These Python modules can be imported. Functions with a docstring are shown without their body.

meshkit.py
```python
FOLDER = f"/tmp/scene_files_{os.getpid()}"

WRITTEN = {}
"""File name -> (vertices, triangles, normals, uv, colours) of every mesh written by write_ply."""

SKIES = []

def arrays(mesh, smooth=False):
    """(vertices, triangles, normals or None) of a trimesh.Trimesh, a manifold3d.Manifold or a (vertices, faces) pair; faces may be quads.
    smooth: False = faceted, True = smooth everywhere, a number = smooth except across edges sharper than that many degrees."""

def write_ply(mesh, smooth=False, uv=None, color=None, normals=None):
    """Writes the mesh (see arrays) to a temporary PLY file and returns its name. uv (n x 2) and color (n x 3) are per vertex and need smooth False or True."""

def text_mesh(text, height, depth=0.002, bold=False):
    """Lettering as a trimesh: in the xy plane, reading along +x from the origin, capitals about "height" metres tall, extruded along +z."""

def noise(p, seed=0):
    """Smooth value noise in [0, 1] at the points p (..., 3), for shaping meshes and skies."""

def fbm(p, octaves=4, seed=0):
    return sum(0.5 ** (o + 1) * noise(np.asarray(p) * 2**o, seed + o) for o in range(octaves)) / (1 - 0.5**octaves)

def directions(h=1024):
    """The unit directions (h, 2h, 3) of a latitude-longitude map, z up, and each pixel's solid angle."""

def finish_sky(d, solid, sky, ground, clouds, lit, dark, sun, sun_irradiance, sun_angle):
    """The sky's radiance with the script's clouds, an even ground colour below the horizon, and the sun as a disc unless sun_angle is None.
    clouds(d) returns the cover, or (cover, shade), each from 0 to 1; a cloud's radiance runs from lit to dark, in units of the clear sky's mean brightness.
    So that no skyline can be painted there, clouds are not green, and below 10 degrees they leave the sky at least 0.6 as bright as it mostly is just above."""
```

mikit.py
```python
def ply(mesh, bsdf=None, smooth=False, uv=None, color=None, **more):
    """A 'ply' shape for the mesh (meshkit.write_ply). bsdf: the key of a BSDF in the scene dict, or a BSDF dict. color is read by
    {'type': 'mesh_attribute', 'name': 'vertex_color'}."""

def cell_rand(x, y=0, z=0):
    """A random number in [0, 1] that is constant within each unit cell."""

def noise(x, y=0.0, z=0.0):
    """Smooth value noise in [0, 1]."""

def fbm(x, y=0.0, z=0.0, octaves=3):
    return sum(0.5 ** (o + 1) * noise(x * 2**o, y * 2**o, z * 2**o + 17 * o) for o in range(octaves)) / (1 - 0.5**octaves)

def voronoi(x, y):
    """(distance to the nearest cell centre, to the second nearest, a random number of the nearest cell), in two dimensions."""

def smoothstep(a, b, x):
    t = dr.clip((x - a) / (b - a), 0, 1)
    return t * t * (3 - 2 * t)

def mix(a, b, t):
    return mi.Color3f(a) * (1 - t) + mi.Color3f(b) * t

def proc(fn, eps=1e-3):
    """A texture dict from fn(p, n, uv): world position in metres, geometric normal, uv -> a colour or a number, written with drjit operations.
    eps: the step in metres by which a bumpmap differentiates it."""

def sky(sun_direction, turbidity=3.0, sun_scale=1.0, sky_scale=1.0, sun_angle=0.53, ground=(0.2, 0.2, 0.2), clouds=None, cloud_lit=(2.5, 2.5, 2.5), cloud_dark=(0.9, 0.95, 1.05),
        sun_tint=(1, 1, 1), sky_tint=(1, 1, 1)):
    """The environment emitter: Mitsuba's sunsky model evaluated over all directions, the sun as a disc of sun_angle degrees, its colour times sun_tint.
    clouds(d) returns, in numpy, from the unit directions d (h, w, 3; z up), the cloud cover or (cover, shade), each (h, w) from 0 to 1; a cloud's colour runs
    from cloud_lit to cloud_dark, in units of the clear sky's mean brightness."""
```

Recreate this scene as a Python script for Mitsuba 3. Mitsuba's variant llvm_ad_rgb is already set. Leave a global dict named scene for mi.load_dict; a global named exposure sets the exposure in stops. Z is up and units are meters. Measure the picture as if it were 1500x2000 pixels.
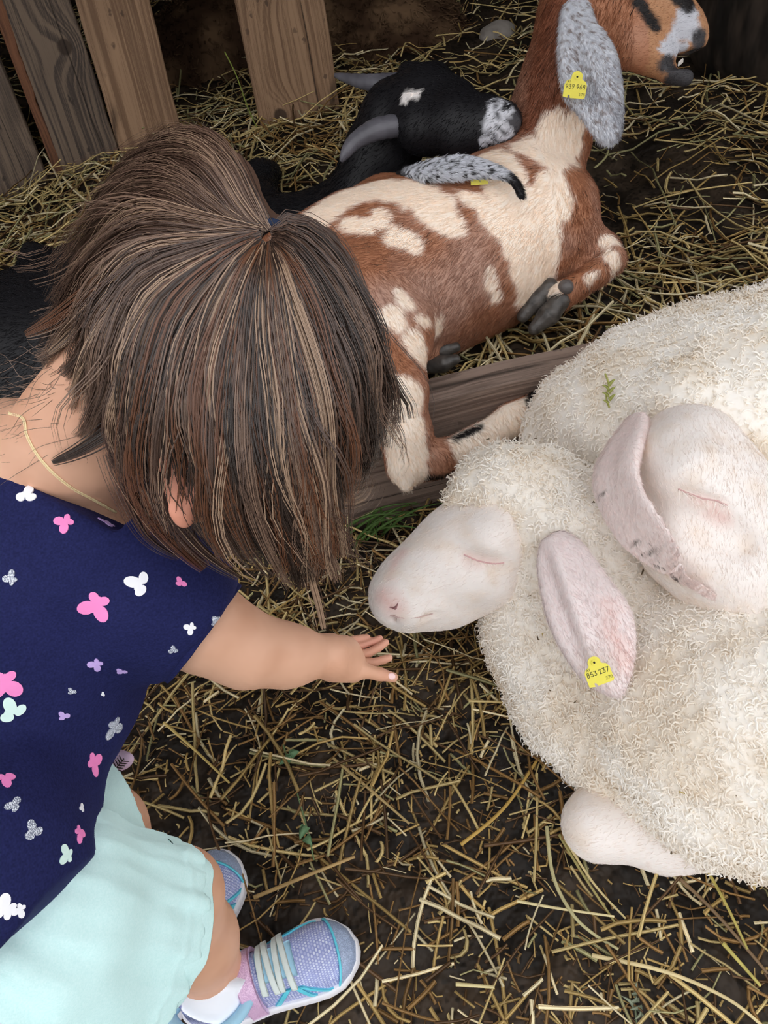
import math
import numpy as np, trimesh, manifold3d, shapely
import drjit as dr
import mitsuba as mi
import meshkit, mikit
from scipy.spatial import Delaunay
from mikit import noise, fbm, smoothstep, mix, proc

T = mi.ScalarTransform4f
scene, labels = {}, {}

# ---------------------------------------------------------------- camera, sky, exposure
PITCH, ROLL, EYE = math.radians(48), math.radians(10), np.array([0, 0, 0.95])
_f = np.array([0, math.cos(PITCH), -math.sin(PITCH)])
_u0, _r0 = np.array([0, math.sin(PITCH), math.cos(PITCH)]), np.array([1.0, 0, 0])
_up = math.cos(ROLL) * _u0 + math.sin(ROLL) * _r0
scene['camera'] = {'type': 'perspective', 'fov': 2 * math.degrees(math.atan(0.5)), 'fov_axis': 'x', 'near_clip': 0.02, 'far_clip': 100.0,
                   'to_world': T().look_at(origin=EYE.tolist(), target=(EYE + _f).tolist(), up=_up.tolist())}


def overcast(d):
    n = meshkit.fbm(d * 3.0 + 5.0, octaves=3)
    return np.ones(d.shape[:2]), 0.25 + 0.5 * n


scene['sky'] = mikit.sky((-0.35, -0.75, 1.1), turbidity=5.0, sun_scale=0.0, sky_scale=1.0, ground=(0.16, 0.15, 0.12), clouds=overcast,
                         cloud_lit=(2.6, 2.6, 2.62), cloud_dark=(1.7, 1.74, 1.82))
exposure = 2.6

# ---------------------------------------------------------------- helpers


def lin(*c):
    c = np.asarray(c, float) / 255.0
    return np.where(c <= 0.04045, c / 12.92, ((c + 0.055) / 1.055) ** 2.4)


def col(*c):
    return [float(x) for x in lin(*c)]


def rgb(*c):
    return {'type': 'rgb', 'value': lin(*c).tolist()}


VC = {'type': 'mesh_attribute', 'name': 'vertex_color'}


def mat(name, base, rough=0.6, spec=0.3, twosided=True, bump=None, bscale=1.0, **more):
    d = {'type': 'principled', 'base_color': base, 'roughness': rough, 'specular': spec, **more}
    if bump is not None:
        d = {'type': 'bumpmap', 'arbitrary': proc(bump), 'scale': bscale, 'bsdf': d}
    scene[name] = {'type': 'twosided', 'bsdf': d} if twosided else d


def put(key, mesh, bsdf, smooth=True, color=None, label=None, cat=None, group=None, kind=None, **more):
    base, k = key, 0
    while key in scene:
        k += 1
        key = f'{base}_{k:03d}'
    scene[key] = mikit.ply(mesh, bsdf, smooth=smooth, color=color, **more)
    tag(key, label, cat, group, kind)
    return key


def tag(key, label=None, cat=None, group=None, kind=None):
    d = {a: b for a, b in (('label', label), ('category', cat), ('group', group), ('kind', kind)) if b}
    if d:
        labels[key] = d
    return key


def unit(v):
    v = np.asarray(v, float)
    return v / np.maximum(np.linalg.norm(v, axis=-1, keepdims=True), 1e-12)


def cat_meshes(ms):
    vs, fs, at = [], [], 0
    for v, f in ms:
        vs.append(v)
        fs.append(np.asarray(f) + at)
        at += len(v)
    return np.vstack(vs), np.vstack(fs)


class Form:
    """A body as a smooth union of round cones and ellipsoids, meshed by surface nets."""

    def __init__(self):
        self.prims, self.warp = [], None

    def cone(self, a, b, ra, rb, k=0.02, sub=False):
        a, b = np.asarray(a, float), np.asarray(b, float)
        lo, hi = np.minimum(a - ra, b - rb), np.maximum(a + ra, b + rb)

        def fn(p):
            ba = b - a
            l2 = max(ba @ ba, 1e-9)
            t = np.clip(((p - a) @ ba) / l2, 0, 1)
            return np.linalg.norm(p - a - t[..., None] * ba, axis=-1) - (ra + (rb - ra) * t)
        self.prims.append((fn, lo, hi, k, sub))
        return self

    def chain(self, pts, radii, k=0.02, sub=False):
        for i in range(len(pts) - 1):
            self.cone(pts[i], pts[i + 1], radii[i], radii[i + 1], k, sub)
        return self

    def ell(self, c, r, axes=None, k=0.02, sub=False):
        c, r = np.asarray(c, float), np.asarray(r, float) * np.ones(3)
        M = np.eye(3) if axes is None else np.asarray(axes, float)   # rows are the axes

        def fn(p):
            q = (p - c) @ M.T
            k0 = np.linalg.norm(q / r, axis=-1)
            k1 = np.linalg.norm(q / (r * r), axis=-1)
            return k0 * (k0 - 1.0) / np.maximum(k1, 1e-9)
        e = r.max()
        self.prims.append((fn, c - e, c + e, k, sub))
        return self

    def cut(self, c, n, reach, k=0.004):
        """Cuts away what lies within reach of c on the side that n points to."""
        c, n = np.asarray(c, float), unit(n)
        self.prims.append((lambda p: np.maximum(-((p - c) @ n), np.linalg.norm(p - c, axis=-1) - reach), c - reach, c + reach, k, True))
        return self

    def field(self, p):
        d = np.full(p.shape[:-1], 0.5)
        for fn, lo, hi, k, sub in self.prims:
            d = self._mix(d, fn(p), k, sub)
        return d if self.warp is None else d + self.warp(p)

    @staticmethod
    def _mix(d, e, k, sub):
        if sub:
            h = np.maximum(k - np.abs(d + e), 0) / k
            return np.maximum(d, -e) + h * h * k / 4
        h = np.maximum(k - np.abs(d - e), 0) / k
        return np.minimum(d, e) - h * h * k / 4

    def normal(self, p, e=0.002):
        g = np.stack([self.field(p + e * np.eye(3)[i]) - self.field(p - e * np.eye(3)[i]) for i in range(3)], -1)
        return unit(g)

    def snap(self, p, off=0.0, steps=3):
        p = np.array(p, float)
        for _ in range(steps):
            p = p - self.normal(p) * (self.field(p) - off)[..., None]
        return p

    def mesh(self, res, lo=None, hi=None, pad=0.02):
        solid = [q for q in self.prims if not q[4]]
        lo = np.min([q[1] for q in solid], 0) - pad if lo is None else np.asarray(lo, float)
        hi = np.max([q[2] for q in solid], 0) + pad if hi is None else np.asarray(hi, float)
        n = np.ceil((hi - lo) / res).astype(int) + 1
        ax = [lo[i] + res * np.arange(n[i]) for i in range(3)]
        d = np.full(n, 0.5)
        for fn, a, b, k, sub in self.prims:
            m = k + 4 * res + 0.01
            i0 = np.clip(np.floor((a - m - lo) / res).astype(int), 0, n)
            i1 = np.clip(np.ceil((b + m - lo) / res).astype(int) + 1, 0, n)
            s = [slice(x, y) for x, y in zip(i0, i1)]
            sub_ax = [ax[i][s[i]] for i in range(3)]
            if min(len(x) for x in sub_ax) == 0:
                continue
            p = np.stack(np.meshgrid(*sub_ax, indexing='ij'), -1)
            d[tuple(s)] = self._mix(d[tuple(s)], fn(p), k, sub)
        if self.warp is not None:
            near = np.argwhere(np.abs(d) < 0.05)
            d[tuple(near.T)] += self.warp(lo + near * res)
        return nets(d, lo, res)


def nets(d, lo, res):
    inside = d < 0
    n = np.array(d.shape)
    corner = np.zeros(n - 1, int)
    for i, j, k in np.ndindex(2, 2, 2):
        corner += inside[i:n[0] - 1 + i, j:n[1] - 1 + j, k:n[2] - 1 + k]
    cells = np.argwhere((corner > 0) & (corner < 8))
    index = np.full(n - 1, -1)
    index[tuple(cells.T)] = np.arange(len(cells))
    acc, cnt = np.zeros((len(cells), 3)), np.zeros(len(cells))
    cs = [np.array(c) for c in np.ndindex(2, 2, 2)]
    val = {tuple(c): d[tuple((cells + c).T)] for c in cs}
    for c in cs:
        for a in range(3):
            if c[a] == 0:
                e = c.copy()
                e[a] = 1
                x, y = val[tuple(c)], val[tuple(e)]
                on = (x < 0) != (y < 0)
                t = x[on] / (x[on] - y[on])
                p = np.tile(c.astype(float), (on.sum(), 1))
                p[:, a] += t
                acc[on] += p
                cnt[on] += 1
    v = lo + (cells + acc / cnt[:, None]) * res
    faces = []
    for a in range(3):
        b, c = (a + 1) % 3, (a + 2) % 3
        s0 = [slice(1, -1)] * 3
        s0[a] = slice(0, n[a] - 1)
        s1 = list(s0)
        s1[a] = slice(1, n[a])
        x, y = inside[tuple(s0)], inside[tuple(s1)]
        e = np.argwhere(x != y)
        if not len(e):
            continue
        flip = x[tuple(e.T)]
        off = np.ones(3, int)
        off[a] = 0
        e = e + off
        eb, ec = np.eye(3, dtype=int)[b], np.eye(3, dtype=int)[c]
        q = np.stack([index[tuple((e - eb - ec).T)], index[tuple((e - ec).T)], index[tuple(e.T)], index[tuple((e - eb).T)]], 1)
        q[~flip] = q[~flip][:, ::-1]
        faces.append(q)
    q = np.vstack(faces)
    q = q[(q >= 0).all(1)]
    return v, np.vstack([q[:, [0, 1, 2]], q[:, [0, 2, 3]]])


def scatter(v, f, n, rng, weight=None):
    """n points on a mesh: positions and face normals."""
    a, b, c = v[f[:, 0]], v[f[:, 1]], v[f[:, 2]]
    cr = np.cross(b - a, c - a)
    area = np.linalg.norm(cr, axis=1)
    w = area if weight is None else area * weight((a + b + c) / 3)
    i = rng.choice(len(f), n, p=w / w.sum())
    r1, r2 = np.sqrt(rng.random(n)), rng.random(n)
    p = (1 - r1)[:, None] * a[i] + (r1 * (1 - r2))[:, None] * b[i] + (r1 * r2)[:, None] * c[i]
    return p, unit(cr[i])


def fur(p, nrm, flow, length, width, lift, rng, jitter=0.35):
    """Short tapered hairs, four vertices each, at points p, leaning along flow."""
    n = len(p)
    flow = flow - (flow * nrm).sum(1, keepdims=True) * nrm
    dirn = unit(unit(flow) + jitter * rng.normal(size=(n, 3)))
    d = unit(dirn - (dirn * nrm).sum(1, keepdims=True) * nrm + lift * nrm)
    L = (length * (0.6 + 0.7 * rng.random(n)))[:, None]
    W = (np.ones(n) * width)[:, None] * 0.5
    s = unit(np.cross(d, nrm))
    v = np.stack([p + s * W, p - s * W, p + nrm * W * 1.3, p + d * L], 1)
    t = np.array([[0, 3, 2], [2, 3, 1], [1, 3, 0]])
    return v.reshape(-1, 3), (np.arange(n)[:, None, None] * 4 + t).reshape(-1, 3)


def strands_mesh(pts, rad, out, closed=True, ridge=0.8):
    """Strands (n, m, 3) as tapering tubes of three sides, or, when not closed, as ridged ribbons whose ridge faces out (n, 3) or (n, m, 3)."""
    n, m, _ = pts.shape
    t = unit(np.gradient(pts, axis=1))
    out = np.broadcast_to(out[:, None] if out.ndim == 2 else out, pts.shape)
    s = unit(np.cross(t, out))
    u = np.cross(s, t)
    r = np.broadcast_to(np.asarray(rad, float), (n, m))[..., None]
    if closed:
        v = np.stack([pts - s * r * .87 - u * r * .5, pts + s * r * .87 - u * r * .5, pts + u * r], 2)
        ring = [(0, 1), (1, 2), (2, 0)]
    else:
        v = np.stack([pts - s * r, pts + u * r * ridge, pts + s * r], 2)
        ring = [(1, 0), (2, 1)]
    f = []
    for k in range(m - 1):
        for a, b in ring:
            f += [[3 * k + a, 3 * k + b, 3 * k + 3 + b], [3 * k + a, 3 * k + 3 + b, 3 * k + 3 + a]]
    f = np.array(f)
    if not closed:
        f = f[:, ::-1]
    return v.reshape(-1, 3), (np.arange(n)[:, None, None] * 3 * m + f).reshape(-1, 3)


def spline(pts, m):
    """Catmull-Rom through pts (..., k, 3) at m even parameters."""
    pts = np.asarray(pts, float)
    k = pts.shape[-2]
    t = np.linspace(0, k - 1, m)
    i = np.clip(t.astype(int), 0, k - 2)
    t = (t - i)[:, None]
    g = lambda j: pts[..., np.clip(j, 0, k - 1), :]
    p0, p1, p2, p3 = g(i - 1), g(i), g(i + 1), g(i + 2)
    return 0.5 * (2 * p1 + (p2 - p0) * t + (2 * p0 - 5 * p1 + 4 * p2 - p3) * t ** 2 + (3 * p1 - p0 - 3 * p2 + p3) * t ** 3)


def tube(path, radii, sides=10, cap=True, flat=1.0, up=None):
    p = np.asarray(path, float)
    r = np.ones(len(p)) * radii
    t = unit(np.gradient(p, axis=0))
    a = np.zeros_like(p)
    ref = np.array([0.13, 0.31, 0.94]) if up is None else np.asarray(up, float)
    for i in range(len(p)):
        x = ref - (ref @ t[i]) * t[i]
        a[i] = unit(x)
        ref = a[i] if up is None else ref
    b = np.cross(t, a)
    g = np.arange(sides) * 2 * np.pi / sides
    v = p[:, None] + r[:, None, None] * (flat * np.cos(g)[None, :, None] * a[:, None] + np.sin(g)[None, :, None] * b[:, None])
    v = v.reshape(-1, 3)
    f = []
    for i in range(len(p) - 1):
        for j in range(sides):
            k = (j + 1) % sides
            f += [[i * sides + j, i * sides + k, (i + 1) * sides + k], [i * sides + j, (i + 1) * sides + k, (i + 1) * sides + j]]
    if cap:
        v = np.vstack([v, p[:1], p[-1:]])
        e = (len(p) - 1) * sides
        for j in range(sides):
            k = (j + 1) % sides
            f += [[len(v) - 2, k, j], [len(v) - 1, e + j, e + k]]
    return v, np.array(f)


def sheet(outline, thick, bow, res, shape=None):
    """A closed, slightly bowed sheet with thickness from a 3-D outline. shape(s, t, edge) adds height over the mid plane; s runs along, t across."""
    o = spline(np.vstack([outline, outline[:1]]), 8 * len(outline) + 1)[:-1]
    seg = np.linalg.norm(np.diff(np.vstack([o, o[:1]]), axis=0), axis=1)
    keep = np.concatenate([[0], np.cumsum(seg)])
    m = max(int(keep[-1] / res), 12)
    o2 = np.vstack([o, o[:1]])
    o = np.stack([np.interp(np.linspace(0, keep[-1], m + 1)[:-1], keep, o2[:, i]) for i in range(3)], -1)
    c = o.mean(0)
    _, _, vt = np.linalg.svd(o - c)
    if vt[2] @ (EYE - c) < 0:
        vt[2] = -vt[2]
    vt[1] = np.cross(vt[2], vt[0])
    q = (o - c) @ vt.T
    poly = shapely.Polygon(q[:, :2])
    lo, hi = q[:, :2].min(0), q[:, :2].max(0)
    gx, gy = np.meshgrid(np.arange(lo[0], hi[0], res), np.arange(lo[1], hi[1], res))
    g = np.stack([gx.ravel(), gy.ravel()], 1)
    inner = shapely.contains_xy(poly.buffer(-res * 0.6), g[:, 0], g[:, 1])
    P = np.vstack([q[:, :2], g[inner]])
    tri = Delaunay(P).simplices
    cen = P[tri].mean(1)
    tri = tri[shapely.contains_xy(poly, cen[:, 0], cen[:, 1])]
    a, b, d = P[tri[:, 0]], P[tri[:, 1]], P[tri[:, 2]]
    area = (b[:, 0] - a[:, 0]) * (d[:, 1] - a[:, 1]) - (b[:, 1] - a[:, 1]) * (d[:, 0] - a[:, 0])
    tri[area < 0] = tri[area < 0][:, ::-1]
    tri = tri[np.abs(area) > 1e-10]
    w = 1.0 / (((P[:, None] - q[None, :, :2]) ** 2).sum(-1) + 1e-7) ** 1.5
    h = (w * q[:, 2]).sum(1) / w.sum(1)
    edge = np.sqrt(((P[:, None] - q[None, :, :2]) ** 2).sum(-1).min(1))
    edge[:m] = 0
    e = np.clip(edge / max(edge.max(), 1e-6), 0, 1)
    h = h + bow * np.sqrt(e)
    if shape is not None:
        h = h + shape((P[:, 0] - lo[0]) / (hi[0] - lo[0]), (P[:, 1] - lo[1]) / (hi[1] - lo[1]), e)
    th = thick * 0.5 * np.sqrt(np.clip(edge / (1.2 * thick), 0, 1) * 0.9 + 0.1 * (edge > 0))
    top = c + np.column_stack([P, h + th]) @ vt
    bot = c + np.column_stack([P, h - th]) @ vt
    n = len(P)
    idx = np.arange(n) + n
    idx[:m] = np.arange(m)
    return np.vstack([top, bot]), np.vstack([tri, idx[tri][:, ::-1]]), np.concatenate([e, e]), vt[2]


def box(lo, hi, bevel=0.004):
    lo, hi = np.asarray(lo, float), np.asarray(hi, float)
    pts = []
    for s in np.ndindex(2, 2, 2):
        c = np.where(s, hi, lo)
        for a in range(3):
            q = c + np.where(np.arange(3) == a, 0, np.where(s, -bevel, bevel))
            pts.append(q)
    m = trimesh.convex.convex_hull(np.array(pts))
    return np.array(m.vertices), np.array(m.faces)


def frame(x, z):
    x = unit(x)
    y = unit(np.cross(z, x))
    return np.stack([x, y, np.cross(x, y)])

# ---------------------------------------------------------------- materials
mat('vertex_matte', VC, 0.85, 0.15)
mat('vertex_soft', VC, 0.6, 0.25)
mat('vertex_gloss', VC, 0.38, 0.45)
mat('vertex_skin', VC, 0.48, 0.35)


def grain(p, n, uv):
    """Sawn softwood: uv in metres along and across the board, offset per board."""
    u, v = uv.x, uv.y
    warp = (noise(u * 1.6, v * 7, 3.0) - 0.5) * 0.05 + (noise(u * 7, v * 30, 7.0) - 0.5) * 0.005
    k = mikit.voronoi(u * 2.6, v * 2.6)[0]
    ring = noise((v + warp) * 190 + 9.0 * dr.exp(-k * k * 60.0), u * 1.2, 1.0)
    fine = noise(v * 900, u * 22, 5.0)
    return ring * 0.65 + fine * 0.35


def wood(name, light, dark, stain, rough=0.75, knots=True):
    cl, cd, cs = col(*light), col(*dark), col(*stain)

    def color(p, n, uv):
        g = grain(p, n, uv)
        c = mix(cl, cd, smoothstep(0.3, 0.8, g))
        sd, _, sr = mikit.voronoi(uv.x * 34, uv.y * 52)
        spots = smoothstep(0.30, 0.10, sd + 0.25 * (noise(uv.x * 220, uv.y * 220, 2.0) - 0.5)) * smoothstep(0.90, 0.94, sr)
        big = smoothstep(0.5, 0.8, fbm(uv.x * 7, uv.y * 14, 4.0))
        c = mix(c, cs, 0.8 * spots + 0.22 * big)
        crack = smoothstep(0.035, 0.0, dr.abs(noise(uv.y * 22, uv.x * 1.1, 8.0) - 0.5)) * smoothstep(0.45, 0.6, noise(uv.x * 3, uv.y * 12, 6.0))
        c = mix(c, col(48, 36, 29), 0.85 * smoothstep(0.055, 0.035, mikit.voronoi(uv.x * 2.6, uv.y * 2.6)[0]))
        return mix(c, col(28, 22, 18), 0.8 * crack)

    def relief(p, n, uv):
        return grain(p, n, uv)
    mat(name, proc(color), rough, 0.2, bump=relief, bscale=0.0012)


wood('wood_brown', (150, 120, 94), (114, 87, 66), (88, 68, 54))
wood('wood_gray', (108, 92, 78), (66, 56, 50), (50, 42, 38))
wood('wood_sill', (146, 126, 114), (108, 91, 82), (96, 84, 76))
wood('wood_barn', (112, 92, 74), (82, 66, 54), (66, 54, 46))


def mud(p, n, uv):
    a = fbm(p.x * 14, p.y * 14, p.z * 14, 4)
    b = noise(p.x * 160, p.y * 160, p.z * 90)
    c = mix(col(34, 28, 23), col(68, 56, 45), smoothstep(0.35, 0.75, a))
    return mix(c, col(20, 17, 14), 0.7 * smoothstep(0.55, 0.85, b))


def mud_relief(p, n, uv):
    return noise(p.x * 220, p.y * 220, 1.0) * 0.5 + noise(p.x * 75, p.y * 75, 2.0)


mat('mud', proc(mud), 0.6, 0.25, bump=mud_relief, bscale=0.0035)


# ---------------------------------------------------------------- the setting
BED = 0.14


def ground_z(x, y):
    p = np.stack([x, y, 0 * x], -1)
    return 0.03 * (meshkit.fbm(p * 7, 3, seed=3) - 0.5) + 0.014 * (meshkit.noise(p * 42, 5) - 0.5)


def bed_z(x, y):
    p = np.stack([x, y, 0 * x], -1)
    return BED + 0.05 * (meshkit.fbm(p * 5, 3, seed=8) - 0.5) + 0.02 * (meshkit.noise(p * 34, 9) - 0.5) + 0.05 * np.clip(y - 1.9, 0, 1)


def grid(x0, x1, y0, y1, res, zf):
    gx, gy = np.meshgrid(np.arange(x0, x1 + res, res), np.arange(y0, y1 + res, res), indexing='ij')
    v = np.stack([gx, gy, zf(gx, gy)], -1)
    a, b = gx.shape
    i = np.arange(a * b).reshape(a, b)
    q = np.stack([i[:-1, :-1], i[1:, :-1], i[1:, 1:], i[:-1, 1:]], -1).reshape(-1, 4)
    return v.reshape(-1, 3), np.vstack([q[:, [0, 1, 2]], q[:, [0, 2, 3]]])


put('ground', grid(-2.2, 2.2, -1.2, 0.98, 0.011, ground_z), 'mud', label='dark wet mud of the yard in front of the barn', kind='structure')
put('floor', grid(-2.3, 2.05, 0.885, 8.0, 0.024, bed_z), 'mud', label='dark trodden earth floor inside the barn', kind='structure')

SILL_DIR = unit([math.cos(math.radians(4.7)), math.sin(math.radians(4.7)), 0])
SILL_BACK = np.array([-SILL_DIR[1], SILL_DIR[0], 0])


def board(length, width, thick, seed, wane=0.0, nseg=24):
    """A sawn board along +x, its face towards -y, its width along +z; returns vertices, faces and uv in metres."""
    rng = np.random.default_rng(seed)
    s = np.linspace(0, length, nseg)
    e0 = 0.004 * (meshkit.noise(np.stack([s * 9, s * 0 + seed, s * 0], -1)) - 0.5)
    e1 = 0.004 * (meshkit.noise(np.stack([s * 9, s * 0 + seed + 9, s * 0], -1)) - 0.5)
    if wane:
        e0 = e0 + wane * (meshkit.fbm(np.stack([s * 24, s * 0 + seed, s * 0 + 3], -1)) - 0.2)
    bv = 0.004
    prof = [(0, bv), (bv, 0), (width * 0.25, 0), (width * 0.5, 0), (width * 0.75, 0), (width - bv, 0), (width, bv), (width, thick - bv), (width - bv, thick), (bv, thick), (0, thick - bv)]
    m = len(prof)
    v, uv = [], []
    for i, x in enumerate(s):
        for z, y in prof:
            t = z / width
            dz = e0[i] * (1 - t) + e1[i] * t
            cup = 0.003 * (t - 0.5) ** 2 * 4
            v.append([x, y - cup + 0.002 * (meshkit.noise(np.array([x * 5, t * 3, seed * 1.7])) - 0.5), z + dz])
            uv.append([x + seed * 7.3, z + seed * 3.1 + y * 0.7])
    v, f = np.array(v), []
    for i in range(nseg - 1):
        for j in range(m):
            k = (j + 1) % m
            f += [[i * m + j, (i + 1) * m + j, (i + 1) * m + k], [i * m + j, (i + 1) * m + k, i * m + k]]
    for j in range(1, m - 1):
        f += [[0, j, j + 1], [(nseg - 1) * m, (nseg - 1) * m + j + 1, (nseg - 1) * m + j]]
    return v, np.array(f), np.array(uv)


def put_board(key, b, origin, along, face, bsdf, **info):
    """along: the board's length; face: the direction that its broad face looks to."""
    v, f, uv = b
    y = -unit(face)
    x = unit(along)
    z = np.cross(x, y)
    m = np.stack([x, y, z], 1)
    mesh = trimesh.Trimesh(v @ m.T + np.asarray(origin), f, process=False)
    vv, ff, nn = meshkit.arrays(mesh, False)
    return put(key, (vv, ff), bsdf, smooth=True, uv=uv, **info)


SILL_O = np.array([0.086, 0.852, 0.0]) - 1.3 * SILL_DIR
put_board('threshold_plank', board(2.9, 0.235, 0.055, 1, nseg=60), SILL_O - [0, 0, 0.012], SILL_DIR, -SILL_BACK, 'wood_sill',
          label='weathered grey-brown plank on edge along the barn entrance, between goat and sheep', cat='plank')

# the leaning fence of upright boards: base line, distances along it in metres
F_DIR, F_O, F_BACK = np.array([0.9876, 0.1571, 0]), np.array([-0.753, 2.028, 0.0]), np.array([-0.1571, 0.9876, 0])
for t0, t1, shear, bsdf, seed, wane, what in ((-0.34, -0.11, 0.0, 'wood_gray', 11, 0, None), (-0.10, 0.055, 0.015, 'wood_gray', 12, 0, 'grey-brown board at the left end'),
                                              (0.095, 0.249, 0.038, 'wood_gray', 13, 0.016, 'dark grey board with a knot and a reddish bark edge'),
                                              (0.246, 0.412, 0.06, 'wood_brown', 14, 0, 'light brown board beside the dark grey one'),
                                              (0.617, 0.834, 0.042, 'wood_brown', 15, 0, 'wide light brown board standing alone')):
    up = unit([0, 0, 1] + 0.2 * F_BACK + shear * F_DIR)
    key = put_board('plank_fence__board', board(1.25, t1 - t0, 0.028, seed, wane), F_O + t1 * F_DIR + [0, 0, 0.09], up, -unit(np.cross(F_DIR, up)) * np.sign(np.cross(F_DIR, up)[1]), bsdf, label=what)
labels['plank_fence'] = {'label': 'row of leaning upright wooden boards dividing off the dark back of the barn', 'category': 'fence'}
wood('wood_bark', (112, 74, 52), (74, 48, 35), (52, 36, 28))
up = unit([0, 0, 1] + 0.2 * F_BACK + 0.03 * F_DIR)
put_board('plank_fence__board_002__bark', board(1.2, 0.034, 0.03, 33, 0.022, 60), F_O + 0.108 * F_DIR + [0, 0, 0.10], up, -unit(np.cross(F_DIR, up)) * np.sign(np.cross(F_DIR, up)[1]), 'wood_bark', label='strip of reddish bark along the edge')
rail = board(2.4, 0.09, 0.045, 21)
put_board('plank_fence__rail', rail, F_O - 1.1 * F_DIR + [0, 0, 0.98] + 0.245 * F_BACK, F_DIR, -F_BACK, 'wood_gray')

# the barn that shades the far part: roof, back and side walls of boards
put('ceiling', box((-3.1, 0.92, 1.82), (3.1, 8.1, 1.90)), 'wood_barn', smooth=False, label='boarded barn roof overhead', kind='structure')
put('wall_back', box((-3.1, 8.0, -0.1), (3.1, 8.06, 1.82)), 'wood_barn', smooth=False, label='dark boarded back wall of the barn', kind='structure')
put('wall_left', box((-2.3, 0.95, -0.1), (-2.24, 8.0, 1.82)), 'wood_barn', smooth=False, label='dark boarded left wall of the barn', kind='structure')
put('wall_right', box((2.0, 0.95, -0.1), (2.06, 8.0, 1.82)), 'wood_barn', smooth=False, label='dark boarded right wall of the barn', kind='structure')

# ---------------------------------------------------------------- straw


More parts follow.
